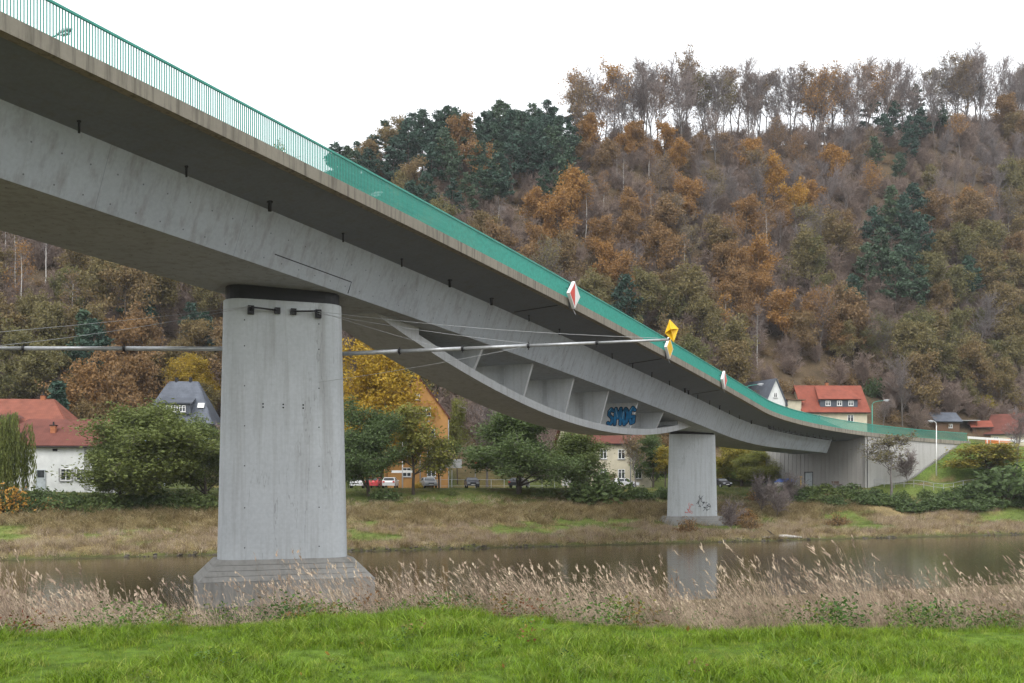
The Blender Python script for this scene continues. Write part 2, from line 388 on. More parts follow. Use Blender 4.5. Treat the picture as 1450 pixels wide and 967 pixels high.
# deck slab with both cantilevers, outline clockwise in (w, d)
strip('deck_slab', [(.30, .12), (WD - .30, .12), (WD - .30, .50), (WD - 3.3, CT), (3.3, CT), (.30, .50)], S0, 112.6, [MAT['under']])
strip('box_girder', lambda s: [(3.3, CT - .01), (WD - 3.3, CT - .01), (WD - 4.2, GD - sstep(88, 104, s) * .35), (4.2, GD - sstep(88, 104, s) * .35)], S0, SG, [MAT['concrete']])
for near in (1, 0):
    o = [(0, 0), (.42, 0), (.42, FB), (0, FB)]
    if not near: o = [(WD - a, b) for a, b in o][::-1]
    strip('edge_beam', o, S0, 128.5, [MAT['fascia']], step=2.0)
strip('carriageway', [(2.0, .10), (WD - 2.0, .10), (WD - 2.0, .118), (2.0, .118)], S0, 112.6, [MAT['tar']])
for a, b in ((.44, 1.99), (WD - 1.99, WD - .44)):
    strip('footway', [(a, -.02), (b, -.02), (b, .116), (a, .116)], S0, 112.6, [MAT['abut']])
# pier-to-pier tension band under the girder and its cross walls
def bb(s): return 6.92 - .0036 * (s - 36) ** 2
def bt(s): return max(bb(s) - .58, GD - .3)
strip('lower_band', lambda s: [(5.45, bt(s)), (8.95, bt(s)), (8.95, bb(s)), (5.45, bb(s))], 5.2, 66.8, [MAT['band']], step=1.0)
for s0, s1 in ((5.6, 10.0), (62.0, 66.6)):
    strip('band_block', lambda s: [(5.47, GD - .2), (8.93, GD - .2), (8.93, max(GD - .15, bb(s) - .3)), (5.47, max(GD - .15, bb(s) - .3))], s0, s1, [MAT['band']], step=1)
walls = []
for s in (17, 24.6, 32.2, 39.8, 47.4, 55.0):
    mb = MB(); t_ = bb(s) - .58 + .05; top = GD - .05
    ra = [bp(s - .14, w_, d_) for w_, d_ in ((4.75, top), (9.65, top), (8.85, t_), (5.55, t_))]
    rb = [bp(s + .14, w_, d_) for w_, d_ in ((4.75, top), (9.65, top), (8.85, t_), (5.55, t_))]
    mb.hull(ra, rb); wl = mb.build('cross_wall', MAT['band'], bridge); walls.append(wl)
    if s == 47.4: continue      # the sprayed wall carries no ladder
    lm = MB()           # inspection ladder on the face towards the near bank
    for w_ in (7.0, 7.5): lm.tube([bp(s - .26, w_, GD + .1), bp(s - .26, w_, t_ - .1)], .028, 5)
    k = GD + .25
    while k < t_ - .15: lm.tube([bp(s - .26, 7.0, k), bp(s - .26, 7.5, k)], .016, 5); k += .28
    for k in (GD + .2, t_ - .25):
        for w_ in (7.0, 7.5): lm.tube([bp(s - .26, w_, k), bp(s - .13, w_, k)], .015, 5)
    lm.build('ladder', MAT['steel'], wl)
# spray painted letters S M O G on one wall: fat outlined strokes lying on the concrete
gw = walls[4]; gs = 47.4
STR = {'S': [[(.86, .88), (.55, .98), (.22, .84), (.20, .64), (.50, .54), (.82, .42), (.80, .18), (.45, .04), (.12, .14)]],
       'M': [[(.10, .02), (.14, .95), (.50, .42), (.86, .95), (.92, .02)]],
       'O': [[(.50, .97), (.16, .78), (.12, .35), (.42, .04), (.78, .16), (.90, .60), (.74, .88), (.50, .97)]],
       'G': [[(.90, .84), (.55, .98), (.18, .76), (.12, .36), (.42, .05), (.84, .12), (.88, .44), (.56, .44)]]}
def stroke(mb, pts, r, off, y0, slant):
    def P(a, b): return bp(gs - .14 - off, 7.88 - a - slant * (b - .9), 5.66 - b + y0)
    for (a, b), (c, d) in zip(pts[:-1], pts[1:]):
        l = math.hypot(c - a, d - b); nx_, ny_ = -(d - b) / l * r, (c - a) / l * r
        mb.face([P(a + nx_, b + ny_), P(a - nx_, b - ny_), P(c - nx_, d - ny_), P(c + nx_, d + ny_)])
    for a, b in pts: mb.face([P(a + r * 1.06 * math.cos(k * math.pi / 5), b + r * 1.06 * math.sin(k * math.pi / 5)) for k in range(10)])
x0 = .05; MAT['paleblue'] = plain('pale_blue_spray', (.25, .5, .7), .6)
for i, ch in enumerate('SMOG'):
    wch = (.66, .80, .62, .68)[i]; pts = [(x0 + .08 + (a * .86) * wch, .12 + b * 1.55 + (.06 if i in (1, 3) else 0)) for a, b in STR[ch][0]]
    gk, gb, gl = MB(), MB(), MB()
    stroke(gk, pts, .20, .004 + .0003 * i, 0, .08); stroke(gb, pts, .135, .008 + .0003 * i, 0, .08); stroke(gl, [(a - .04, b + .04) for a, b in pts[1:3]], .022, .012, 0, .08)
    gk.build('graffiti_outline', MAT['blackspray'], gw); gb.build('graffiti_letter', MAT['blue'], gw)['label'] = 'blue sprayed letter ' + ch; gl.build('graffiti_highlight', MAT['paleblue'], gw)
    x0 += wch + .02
# ---- piers
def rrect(cx, cy, hx, hy, r, ang, z, n=5):
    o = []
    for qx, qy, a0 in ((1, 1, 0), (-1, 1, 90), (-1, -1, 180), (1, -1, 270)):
        for k in range(n + 1):
            a = R(a0 + 90 * k / n); px, py = qx * (hx - r) + r * math.cos(a), qy * (hy - r) + r * math.sin(a)
            o.append((cx + px * math.cos(ang) - py * math.sin(ang), cy + px * math.sin(ang) + py * math.cos(ang), z))
    return o
def pier(cx, cy, ang, ztop, wt, wb_, sof):
    ux, uy = math.cos(ang), math.sin(ang); nx_, ny_ = -uy, ux
    cx += nx_ * 1.15; cy += ny_ * 1.15
    zb = -3.8; mb = MB(); prev = None
    for k in np.linspace(0, 1, 7):
        hw = (wb_ + (wt - wb_) * k) / 2; ring = rrect(cx, cy, hw, 1.22 - .1 * k, 1.0 - .04 * k, ang, zb + (ztop - zb) * k)
        if prev: mb.hull(prev, ring, caps=False)
        prev = ring
    mb.face(prev); pr = mb.build('pier', MAT['pier'], bridge, smooth=True)
    m2 = MB(); a, b = wb_ / 2 + .12, 1.32
    def q(hx, hy, z): return [(cx + x * ux + y * nx_, cy + x * uy + y * ny_, z) for x, y in ((-hx, -hy), (hx, -hy), (hx, hy), (-hx, hy))]
    zs = [-3.8, -4.05, -4.30, -4.55, -4.80]
    for i in range(4):      # courses of the sloping plinth, one block row each
        c = MB(); k0, k1 = i / 4 * .92, (i + 1) / 4 * .92 - .02
        c.hull(q(a + k1, b + k1, zs[i + 1] + .015), q(a + k0, b + k0, zs[i])); c.build('plinth_course', MAT['footing'], pr)
    m3 = MB(); m3.hull(q(a + .90, b + .90, -7.4), q(a + .94, b + .94, -4.80)); m3.build('footing', MAT['footing'], pr)
    m4 = MB(); m4.hull(rrect(cx, cy, wt / 2 - .10, .98, .86, ang, ztop - .02), rrect(cx, cy, wt / 2 - .10, .98, .86, ang, sof + .06)); m4.build('bearing_block', MAT['dark'], pr)
    return pr, (cx, cy, ux, uy, nx_, ny_)
pier1, pf1 = pier(-11.45, 50.5, R(20.3), 9.28, 5.95, 6.55, float(deck_h(-1)) - GD)
pier2, pf2 = pier(21.75, 117.0, R(19), float(deck_h(72.6)) - GD - .28, 5.7, 6.2, float(deck_h(72.6)) - GD)
def face1(a, z, out=0):   # point on the near pier's face: a metres along it from its middle
    cx, cy, ux, uy, nx_, ny_ = pf1; k = (z + 3.8) / 13.1; hy = 1.22 - .1 * k
    return (cx + ux * a - nx_ * (hy + out), cy + uy * a - ny_ * (hy + out), z)
for a in (-1.0, 0, 1.0):
    for z in (4.02, 3.86):
        mb = MB(); mb.tube([face1(a - .15, z, -.05), face1(a - .15, z, .006)], .045, 8); mb.build('anchor_hole', MAT['black'], pier1)
for a in (-2.05, 1.65):
    for z in (-3.2, -1.2, .9, 2.9, 4.9, 6.9, 8.2):
        mb = MB(); mb.tube([face1(a, z, -.05), face1(a, z, .006)], .035, 6); mb.build('tie_hole', MAT['dark'], pier1)
# scribbles at the foot of the far pier
cx_, cy_, ux_, uy_, nx2, ny2 = pf2; rg = random.Random(5)
def face2(a, z, out): return (cx_ + ux_ * a - nx2 * (1.22 - .008 * (z + 3.8) + out), cy_ + uy_ * a - ny2 * (1.22 - .008 * (z + 3.8) + out), z)
for base, n_, m_, wd in (((-1.1, -3.0), 5, 'red', .6), ((.4, -2.2), 9, 'blackspray', 1.0), ((1.25, -2.6), 6, 'blackspray', .7)):
    mb = MB()
    for i in range(n_):
        p = [base[0] + rg.uniform(-.4, .4) * wd, base[1] + rg.uniform(-.5, .5) * wd]; pts = []
        for j in range(6):
            pts.append(face2(p[0], p[1], .012)); p[0] += rg.uniform(-.22, .25); p[1] += rg.uniform(-.25, .25)
        mb.tube(pts, .022, 4)
    mb.build('graffiti_scribble', MAT[m_], pier2)
# ---- drain pipes below the cantilever
def s_at(px, w_):   # station of the line w metres in, seen in image column px
    k = (-5.3 - SL * 49.2) - w_ * math.hypot(1, SL); y = k / ((px - CX) / F - SL); x = SL * y + k
    return (x + 5.3) * math.sin(A0) + (y - 49.2) * math.cos(A0)
pm = {}
for r_ in (.045, .085):
    mb = MB(); mb.tube([(0, 0, .12), (0, 0, -.42)], r_, 8); mb.tube([(0, 0, .05), (0, 0, -.03)], r_ * 1.7, 8); pm[r_] = mb.mesh('drain_pipe', MAT['dark'], True)
for px, thick in ((-70, 0), (-20, 1), (112, 0), (264, 0), (382, 1), (486, 0), (569, 0), (637, 1), (696, 1), (749, 0), (792, 0), (867, 0), (896, 0), (923, 0), (948, 0), (970, 1), (975, 1), (988, 0), (1005, 0), (1019, 1), (1033, 0), (1047, 0), (1061, 1), (1077, 0)):
    s = s_at(px, 2.75); o = link('drain_pipe', pm[.085 if thick else .045], bridge); x, y, z = bp(s, 2.75, 1.04); o.location = (x, y, z)
# cable tray with hangers under the slab near the abutment, and thin service pipes on the soffit
mb = MB(); pts = [bp(s, 2.5, 1.45) for s in np.arange(88, 105, 1.)]; mb.tube(pts, .05, 5)
pts = [bp(s, 2.1, 1.4) for s in np.arange(88, 105, 1.)]; mb.tube(pts, .04, 5)
for s in np.arange(88, 105, 1.5): mb.tube([bp(s, 2.5, .85), bp(s, 2.5, 1.5)], .035, 4); mb.tube([bp(s, 2.0, 1.42), bp(s, 2.6, 1.47)], .03, 4)
mb.build('cable_tray', MAT['dark'], bridge)
for s in (19.5, 41.5, 60.5):
    mb = MB(); mb.tube([bp(s - 1.5, 3.0, 1.14), bp(s, .5, .58)], .025, 5); mb.build('cable_conduit', MAT['dark'], bridge)
mb = MB(); mb.tube([bp(-5.0, 3.95, 2.82), bp(1.0, 3.95, 2.82), bp(1.0, 4.17, 3.4)], .025, 5); mb.build('cable_conduit', MAT['dark'], bridge)
# ---- railings: flat upright bars, handrail and bottom rail
rail = link('railing', None, bridge)
def sw(name, w_, dz0, dz1, wid, s0, s1, parent, m='teal'):
    return strip(name, [(w_ - wid / 2, -dz1), (w_ + wid / 2, -dz1), (w_ + wid / 2, -dz0), (w_ - wid / 2, -dz0)], s0, s1, [MAT[m]], 1.5, parent)
bm_ = MB(); bm_.box((0, 0, .60), (.052, .011, 1.10)); bar = bm_.mesh('baluster', MAT['teal'])
step = .115; ss = list(np.arange(-30, 128, step)); order = sorted(ss, key=lambda s: abs(s + 16)); own = set(round(s, 4) for s in order[:300])
def bars_joined(sl, w_, name, parent):
    V, Fc = [], []
    bv = np.array([v.co for v in bar.vertices]); bf = [tuple(p.vertices) for p in bar.polygons]
    for s in sl:
        x, y, a = plan(s, w_); z = float(deck_h(s)); c_, s_ = math.cos(-a), math.sin(-a); k = len(V)
        V += [(x + p[0] * c_ - p[1] * s_, y + p[0] * s_ + p[1] * c_, z + p[2]) for p in bv]; Fc += [tuple(i + k for i in f_) for f_ in bf]
    me_ = bpy.data.meshes.new(name); me_.from_pydata(V, [], Fc); me_.materials.append(MAT['teal']); me_.update()
    return tag(link(name, me_, parent), kind='stuff')
for s in ss:
    if round(s, 4) in own:
        o = link('baluster', bar, rail); x, y, a = plan(s, .18); o.location = (x, y, float(deck_h(s))); o.rotation_euler = (0, 0, -a)
bars_joined([s for s in ss if round(s, 4) not in own], .18, 'far_balusters', rail)
sw('handrail', .18, 1.15, 1.23, .09, -30, 128, rail); sw('bottom_rail', .18, .05, .09, .05, -30, 128, rail)
rail2 = link('railing', None, bridge)
bars_joined(list(np.arange(-30, 128, step)), WD - .18, 'balusters', rail2); sw('handrail', WD - .18, 1.15, 1.23, .09, -30, 128, rail2); sw('bottom_rail', WD - .18, .05, .09, .05, -30, 128, rail2)
# ---- abutment: panelled front wall, wing wall, steel door
SA = 108.6; ab = link('abutment', None, bridge)
x0, y0, a0 = plan(SA, .15); vx, vy = -math.cos(a0), math.sin(a0)      # wall runs away from the near corner
wx, wy = math.sin(a0), math.cos(a0)                                   # towards the road behind
topz = float(deck_h(SA)) - .62
mb = MB(); mb.hull([(x0 + wx * .25, y0 + wy * .25, -1.6), (x0 + vx * 19 + wx * .25, y0 + vy * 19 + wy * .25, -1.6), (x0 + vx * 19 + wx * 3, y0 + vy * 19 + wy * 3, -1.6), (x0 + wx * 3, y0 + wy * 3, -1.6)],
               [(x0 + wx * .25, y0 + wy * .25, topz), (x0 + vx * 19 + wx * .25, y0 + vy * 19 + wy * .25, topz - 1.2), (x0 + vx * 19 + wx * 3, y0 + vy * 19 + wy * 3, topz - 1.2), (x0 + wx * 3, y0 + wy * 3, topz)])
mb.build('core_wall', MAT['dark'], ab)
for i in range(24):
    a, b = i * .79 + .03, (i + 1) * .79 - .03; zt = topz + .004 - 1.2 * (a / 19)
    if 9.2 < a < 10.4: zlo = 1.75
    else: zlo = -1.6
    P_ = lambda q, o_, z: (x0 + vx * q + wx * o_, y0 + vy * q + wy * o_, z)
    mb = MB(); mb.hull([P_(a, 0, zlo), P_(b, 0, zlo), P_(b, .245, zlo), P_(a, .245, zlo)], [P_(a, 0, zt), P_(b, 0, zt), P_(b, .245, zt), P_(a, .245, zt)]); mb.build('wall_panel', MAT['abut'], ab)
mb = MB(); mb.hull([P_(9.55, .08, -.62), P_(11.0, .08, -.62), P_(11.0, .2, -.62), P_(9.55, .2, -.62)], [P_(9.55, .08, 1.70), P_(11.0, .08, 1.70), P_(11.0, .2, 1.70), P_(9.55, .2, 1.70)])
dr_ = mb.build('door', MAT['door'], ab)
mb = MB(); mb.tube([P_(9.8, .06, .35), P_(9.8, .02, .35), P_(9.95, .02, .35)], .02, 5); mb.build('handle', MAT['dark'], dr_)
for a, b, z0_, z1_ in ((9.46, 9.55, -.62, 1.78), (11.0, 11.09, -.62, 1.78), (9.46, 11.09, 1.70, 1.80)):
    mb = MB(); mb.hull([P_(a, -.03, z0_), P_(b, -.03, z0_), P_(b, .2, z0_), P_(a, .2, z0_)], [P_(a, -.03, z1_), P_(b, -.03, z1_), P_(b, .2, z1_), P_(a, .2, z1_)]); mb.build('door_frame', MAT['dark'], dr_)
# wing wall follows the deck edge, its foot hidden in the embankment
MAT['wing'] = concrete('pale_wing_concrete', (.47, .46, .44), .3)
mb = MB(); prev = None
for s in np.linspace(SA, 128, 9):
    o_, i_ = plan(s, .16), plan(s, .7); z1_ = float(deck_h(s)) - .56; ring = [(o_[0], o_[1], -2), (i_[0], i_[1], -2), (i_[0], i_[1], z1_), (o_[0], o_[1], z1_)]
    if prev: mb.hull(prev, ring)
    prev = ring
mb.build('wing_wall', MAT['wing'], ab)
mb = MB(); prev = None      # sloping coping where the embankment meets the wing wall
for s in np.linspace(114.5, 127.5, 8):
    x, y, a = plan(s, .02); z = max(gz(x + math.cos(a) * .4, y - math.sin(a) * .4), -.6) + .12; q = plan(s, .25)
    ring = [(x + math.cos(a) * .22, y - math.sin(a) * .22, z - .3), (q[0], q[1], z - .3), (q[0], q[1], z + .08), (x + math.cos(a) * .22, y - math.sin(a) * .22, z + .08)]
    if prev: mb.hull(prev, ring)
    prev = ring
mb.build('coping', MAT['footing'], ab)
# road continuing on the embankment
mb = MB(); prev = None
for s in np.arange(112.7, 200, 2.5):
    a_, b_ = plan(s, 1.6), plan(s, WD - 1.6); z = float(deck_h(s)) - .115; cur = [(a_[0], a_[1], z), (b_[0], b_[1], z)]
    if prev: mb.face([prev[0], prev[1], cur[1], cur[0]])
    prev = cur
tag(mb.build('road', MAT['tar']), kind='structure')
gr = tag(empty('guard_rail'), 'white steel guard rail along the road at the bridge end', 'guard rail')
mb = MB()
for z0_, z1_ in ((.45, .6), (.62, .78)):
    for s in np.arange(128.4, 160, 2.):
        a_, b_ = plan(s, .5), plan(s + 2, .5); za, zb_ = float(deck_h(s)), float(deck_h(s + 2))
        mb.hull([(a_[0], a_[1], za + z0_), (a_[0], a_[1] + .06, za + z0_), (a_[0], a_[1] + .06, za + z1_), (a_[0], a_[1], za + z1_)], [(b_[0], b_[1], zb_ + z0_), (b_[0], b_[1] + .06, zb_ + z0_), (b_[0], b_[1] + .06, zb_ + z1_), (b_[0], b_[1], zb_ + z1_)])
mb.build('beam', MAT['white'], gr)
for s in np.arange(128.6, 161, 4.):
    a_ = plan(s, .5); mb = MB(); mb.box((a_[0], a_[1] + .1, float(deck_h(s)) + .1), (.1, .06, 1.3)); mb.build('post', MAT['steel'], gr)
# ================================================================ navigation marks, booms, lamps on the bridge
def diamond(px, halves, label):
    s = s_at(px, -.25); x, y, a = plan(s, -.25); z = float(deck_h(s)) + .25
    o = empty('navigation_board', (x, y, z), -a); tag(o, label, 'sign', 'diamond navigation boards on the railing')
    h = .92; T = .11      # local: X outwards, Y along the bridge
    mb = MB(); mb.hull([(-T, 0, -h), (-T, h, 0), (-T, 0, h), (-T, -h, 0)], [(T, 0, -h), (T, h, 0), (T, 0, h), (T, -h, 0)]); mb.build('board', MAT['white'], o)
    k = h * .86
    for sgn, m_ in ((-1, halves[0]), (1, halves[1])):
        mb = MB(); mb.hull([(T + .002, 0, -k), (T + .002, sgn * k, 0), (T + .002, 0, k)], [(T + .012, 0, -k), (T + .012, sgn * k, 0), (T + .012, 0, k)]); mb.build('colour_field', MAT[m_], o)
    mb = MB()
    for zz in (-.35, .45): mb.tube([(-.42, -.3, zz), (-T, -.1, zz)], .03, 5); mb.tube([(-.42, .3, zz), (-T, .1, zz)], .03, 5)
    mb.tube([(-.2, -.25, -.95), (-.2, -.25, .7)], .045, 6); mb.build('bracket', MAT['dark'], o)
    mb = MB(); mb.tube([(-.1, .1, -.9), (.02, .25, -1.25), (.0, .4, -1.3), (-.15, .5, -1.05)], .015, 5); mb.build('cable', MAT['steel'], o)
diamond(812, ('red', 'white'), 'red and white diamond board on the railing nearest the camera')
diamond(947, ('yellow', 'yellow'), 'yellow diamond board on the railing above mid river')
diamond(1025, ('white', 'red'), 'white and red diamond board on the railing near the far pier')
cx, cy, ux, uy, nx_, ny_ = pf1
HB = 6.86
pl, prr = (cx - ux * 2.9, cy - uy * 2.9, HB), (cx + ux * 2.9, cy + uy * 2.9, HB)
def boom(p0, p1, label, ang_sgn):
    o = tag(empty('radar_boom', p0), label, 'boom', 'radar reflector booms on the near pier')
    a, b = Vector((0, 0, 0)), Vector(p1) - Vector(p0); n_ = 5
    for i in range(n_):
        q0, q1 = a.lerp(b, i / n_), a.lerp(b, (i + 1) / n_); r_ = .115 - .013 * i
        mb = MB(); mb.tube([q0, q1], r_, 10); mb.build('tube_section', MAT['steel'], o, True)
        if i:
            mb = MB(); dv = (b - a).normalized(); mb.tube([q0 - dv * .06, q0 + dv * .06], r_ + .035, 10); mb.tube([q0 + Vector((0, 0, .2)), q0 - Vector((0, 0, .2))], .025, 5); mb.build('clamp', MAT['dark'], o)
    return o, a, b
bo, a, b = boom(prr, (7.45, 47.4, HB), 'long steel boom reaching right from the near pier with yellow reflector', 1)
def wire(o, p, q, sag=.15, r=.010):
    mb = MB(); p, q = Vector(p), Vector(q); pts = [p.lerp(q, k / 8) - Vector((0, 0, sag * 4 * (k / 8) * (1 - k / 8))) for k in range(9)]; mb.tube(pts, r, 4); mb.build('stay_wire', MAT['steel'], o)
br = Vector(face1(1.5, 8.75, .55)) - Vector(prr); tip = b * .96
wire(bo, br, b * .97 + Vector((0, 0, .1)), .2); wire(bo, br + Vector((0, 0, -.1)), b * .6 + Vector((0, 0, .1)), .1); wire(bo, br, b * .33 + Vector((0, 0, .1)), .05)
wire(bo, Vector(face1(1.6, 5.2, .1)) - Vector(prr), b * .6, .1)
mb = MB(); c0 = b + Vector((.15, 0, .42))      # octahedral reflector of bent plates
for (u_, v_) in ((Vector((.34, .1, .12)), Vector((-.08, .1, .55))), (Vector((.1, .36, -.05)), Vector((-.08, .1, .55))), (Vector((.34, .1, .12)), Vector((.1, .36, -.05)))):
    nn = u_.cross(v_).normalized() * .012; q = [c0 + u_, c0 + v_, c0 - u_, c0 - v_]; mb.hull([p - nn for p in q], [p + nn for p in q])
mb.build('reflector', MAT['yellow'], bo); mb = MB(); mb.tube([b, b + Vector((.12, 0, .12))], .05, 6); mb.build('tip_fitting', MAT['dark'], bo)
bo2, a, b = boom(pl, (-40., 50.2, HB), 'long steel boom reaching left from the near pier', -1)
wire(bo2, Vector(face1(-1.8, 8.8, .55)) - Vector(pl), b * .5, .2); wire(bo2, Vector(face1(-1.8, 8.8, .55)) - Vector(pl), b * .9, .2)
for q0, q1, lb in ((-1.75, -.45, 'left'), (.35, 1.6, 'right')):
    o = tag(empty('stay_bracket', face1(q0, 8.75)), 'black steel stay bracket on the pier head, %s one of two' % lb, 'bracket', 'stay brackets on the near pier'); V0 = Vector(o.location)
    e0, e1 = (q0, q1) if lb == 'left' else (q1, q0)
    mb = MB(); mb.box(Vector(face1(e0, 8.70, .10)) - V0, (.30, .28, .42), 0, R(20)); mb.build('mounting', MAT['dark'], o)
    mb = MB(); mb.box(Vector(face1(e1, 8.74, .10)) - V0, (.28, .25, .30), 0, R(20)); mb.build('end_plate', MAT['dark'], o)
    mb = MB(); mb.tube([Vector(face1(e0, 8.78, .5)) - V0, Vector(face1(e1, 8.74, .22)) - V0], .045, 6); mb.tube([Vector(face1(e0, 8.78, .5)) - V0, Vector(face1(e0, 8.6, .1)) - V0], .04, 6); mb.build('strut', MAT['dark'], o)
def lamp(loc, rz, H, label, mpost='teal', arm=1.8, group='street lamps along the bridge'):
    o = tag(empty('street_lamp', loc, rz), label, 'street lamp', group)
    mb = MB(); mb.tube([(0, 0, -.3), (0, 0, H * .45), (0, 0, H - .5)], [.09, .075, .055], 8); mb.build('post', MAT[mpost], o, True)
    mb = MB(); mb.tube([(0, 0, H - .5), (arm * .12, 0, H - .15), (arm * .45, 0, H + .02), (arm, 0, H + .12)], [.05, .045, .04, .035], 7); mb.build('arm', MAT[mpost], o, True)
    mb = MB(); prev = None
    for k, (hw, t_) in enumerate(((.05, .04), (.13, .10), (.17, .14), (.15, .11), (.05, .04))):
        x = arm - .1 + k * .24; ring = [(x, hw * math.cos(j * math.pi / 4), H + .14 + k * .015 + t_ * math.sin(j * math.pi / 4)) for j in range(8)]
        if prev: mb.hull(prev, ring)
        prev = ring
    hd = mb.build('lamp_head', MAT['steel'], o, True)
    mb = MB(); mb.box((arm + .4, 0, H + .04), (.5, .2, .06)); mb.build('diffuser', MAT['lampglass'], hd)
    return o
for s, lb in ((-34.5, 'beyond the left end of the picture'), (-10.4, 'seen through the bars at the upper left'), (14.3, 'behind the railing above the near pier'), (39, 'behind the railing left of the red board'), (63.5, 'hidden behind the railing near mid span'), ):
    x, y, a = plan(s, WD - .7); lamp((x, y, float(deck_h(s))), -a + R(0), 6.6, 'teal street lamp on the far deck edge ' + lb)
for px, Y_, s, lb in ((1134, 156.5, 100, 'in front of the red roofed house'), (1289, 160, 122, 'above the bridge end with curved neck')):
    x, y, a = plan(s, WD - .6); lamp((x, y, float(deck_h(s))), R(-8), 6.6, 'teal street lamp ' + lb)
# ================================================================ BUILDINGS (local: x along the front, y away from the camera)
def roof_face(mb, pts, mi=0):
    p = [Vector(q) for q in pts]; u = (p[1] - p[0]).normalized(); n = u.cross(p[2] - p[0]).normalized(); v = n.cross(u)
    mb.face(pts, mi, [((q - p[0]).dot(u), (q - p[0]).dot(v)) for q in p])
def window(o, x, z, w_, h, y=0, wall=None, frame='white', side=None, mull=1, bars=1, lit='glass'):
    """window set in a wall plane facing -y at y (or facing -x / +x when side is given)"""
    def T(a, b, c): return (a, b, c) if side is None else ((y + side * -b, a, c))
    def bx(mb, x0, x1, z0, z1, d0, d1): mb.hull([T(x0, d0 if side else y + d0, z0), T(x1, d0 if side else y + d0, z0), T(x1, d1 if side else y + d1, z0), T(x0, d1 if side else y + d1, z0)], [T(x0, d0 if side else y + d0, z1), T(x1, d0 if side else y + d0, z1), T(x1, d1 if side else y + d1, z1), T(x0, d1 if side else y + d1, z1)])
    mb = MB(); f = .09
    bx(mb, x - w_ / 2, x - w_ / 2 + f, z, z + h, -.05, .05); bx(mb, x + w_ / 2 - f, x + w_ / 2, z, z + h, -.05, .05)
    bx(mb, x - w_ / 2 + f, x + w_ / 2 - f, z, z + f, -.05, .05); bx(mb, x - w_ / 2 + f, x + w_ / 2 - f, z + h - f, z + h, -.05, .05)
    for k in range(mull):
        q = x - w_ / 2 + w_ * (k + 1) / (mull + 1); bx(mb, q - .05, q + .05, z + f, z + h - f, -.045, .04)
    if bars: bx(mb, x - w_ / 2 + f, x + w_ / 2 - f, z + h * .68, z + h * .68 + .06, -.04, .035)
    wd = mb.build('window', MAT[frame], o)
    mb = MB(); bx(mb, x - w_ / 2 + .04, x + w_ / 2 - .04, z + .04, z + h - .04, -.02, .03); mb.build('pane', MAT[lit], wd)
    mb = MB(); bx(mb, x - w_ / 2 - .1, x + w_ / 2 + .1, z - .1, z - .005, -.14, .05); mb.build('sill', MAT['pl_grey'], wd)
    return wd
def house(name, loc, rz, W, Dp, H, RH, wallm, roofm, label, ridge='x', hip=0, over=.45, thick=.16):
    o = tag(empty(name, loc, rz), label, 'house')
    mb = MB(); a, b = W / 2, Dp
    mb.hull([(-a, 0, -2.5), (a, 0, -2.5), (a, b, -2.5), (-a, b, -2.5)], [(-a, 0, H), (a, 0, H), (a, b, H), (-a, b, H)])
    if not hip:
        if ridge == 'x':
            for x in (-a, a): mb.hull([(x - .08 * np.sign(x), 0, H), (x - .08 * np.sign(x), b, H), (x - .08 * np.sign(x), b / 2, H + RH)], [(x, 0, H), (x, b, H), (x, b / 2, H + RH)])
        else:
            for y in (0, b): q = y + (.08 if y == 0 else -.08); mb.hull([(-a, q, H), (a, q, H), (0, q, H + RH)], [(-a, y, H), (a, y, H), (0, y, H + RH)])
    mb.build('wall', MAT[wallm], o)
    mb = MB(); e = over
    if ridge == 'x':
        k = RH / (b / 2); hx = hip
        el = H - e * k
        lo = [(-a - e, -e, el), (a + e, -e, el), (a + e, b + e, el), (-a - e, b + e, el)]; r0, r1 = (-a - (0 if hip else e) + hip, b / 2, H + RH), (a + (0 if hip else e) - hip, b / 2, H + RH)
        roof_face(mb, [lo[0], lo[1], r1, r0]); roof_face(mb, [lo[2], lo[3], r0, r1])
        if hip: roof_face(mb, [lo[1], lo[2], r1]); roof_face(mb, [lo[3], lo[0], r0])
    else:
        k = RH / a; el = H - e * k
        r0, r1 = (0, -e, H + RH), (0, b + e, H + RH)
        roof_face(mb, [(-a - e, b + e, el), (-a - e, -e, el), r0, r1]); roof_face(mb, [(a + e, -e, el), (a + e, b + e, el), r1, r0])
    rf = mb.build('roof', MAT[roofm], o); sm_ = rf.modifiers.new('thickness', 'SOLIDIFY'); sm_.thickness = thick; sm_.offset = 1
    mb = MB()
    if ridge == 'x': mb.tube([(-a - e, -e - .06, el - .02), (a + e, -e - .06, el - .02)], .07, 6); mb.build('gutter', MAT['dark'], rf)
    return o, rf
def chimney(rf, x, y, z, h, m='brick'):
    mb = MB(); mb.box((x, y, z + h / 2), (.55, .55, h)); c = mb.build('chimney', MAT[m], rf); mb = MB(); mb.box((x, y, z + h + .04), (.72, .72, .1)); mb.tube([(x, y, z + h), (x, y, z + h + .45)], .1, 6); mb.build('chimney_cap', MAT['dark'], c)
MAT['brick'] = plain('chimney_brick', (.36, .14, .07), .9, .15, 0, .25, 6)
def foot(px, yb, d0=40):
    best = None
    for d in np.arange(d0, 110, .5):
        x, y = at(px, d)
        if HY - F * gz(x, y) / y <= yb: return x, y, gz(x, y), d
    return x, y, gz(x, y), d
def spot(px, d): x, y = at(px, d); return x, y, gz(x, y)
ALONG = math.atan(SH)        # houses line up with the river bank
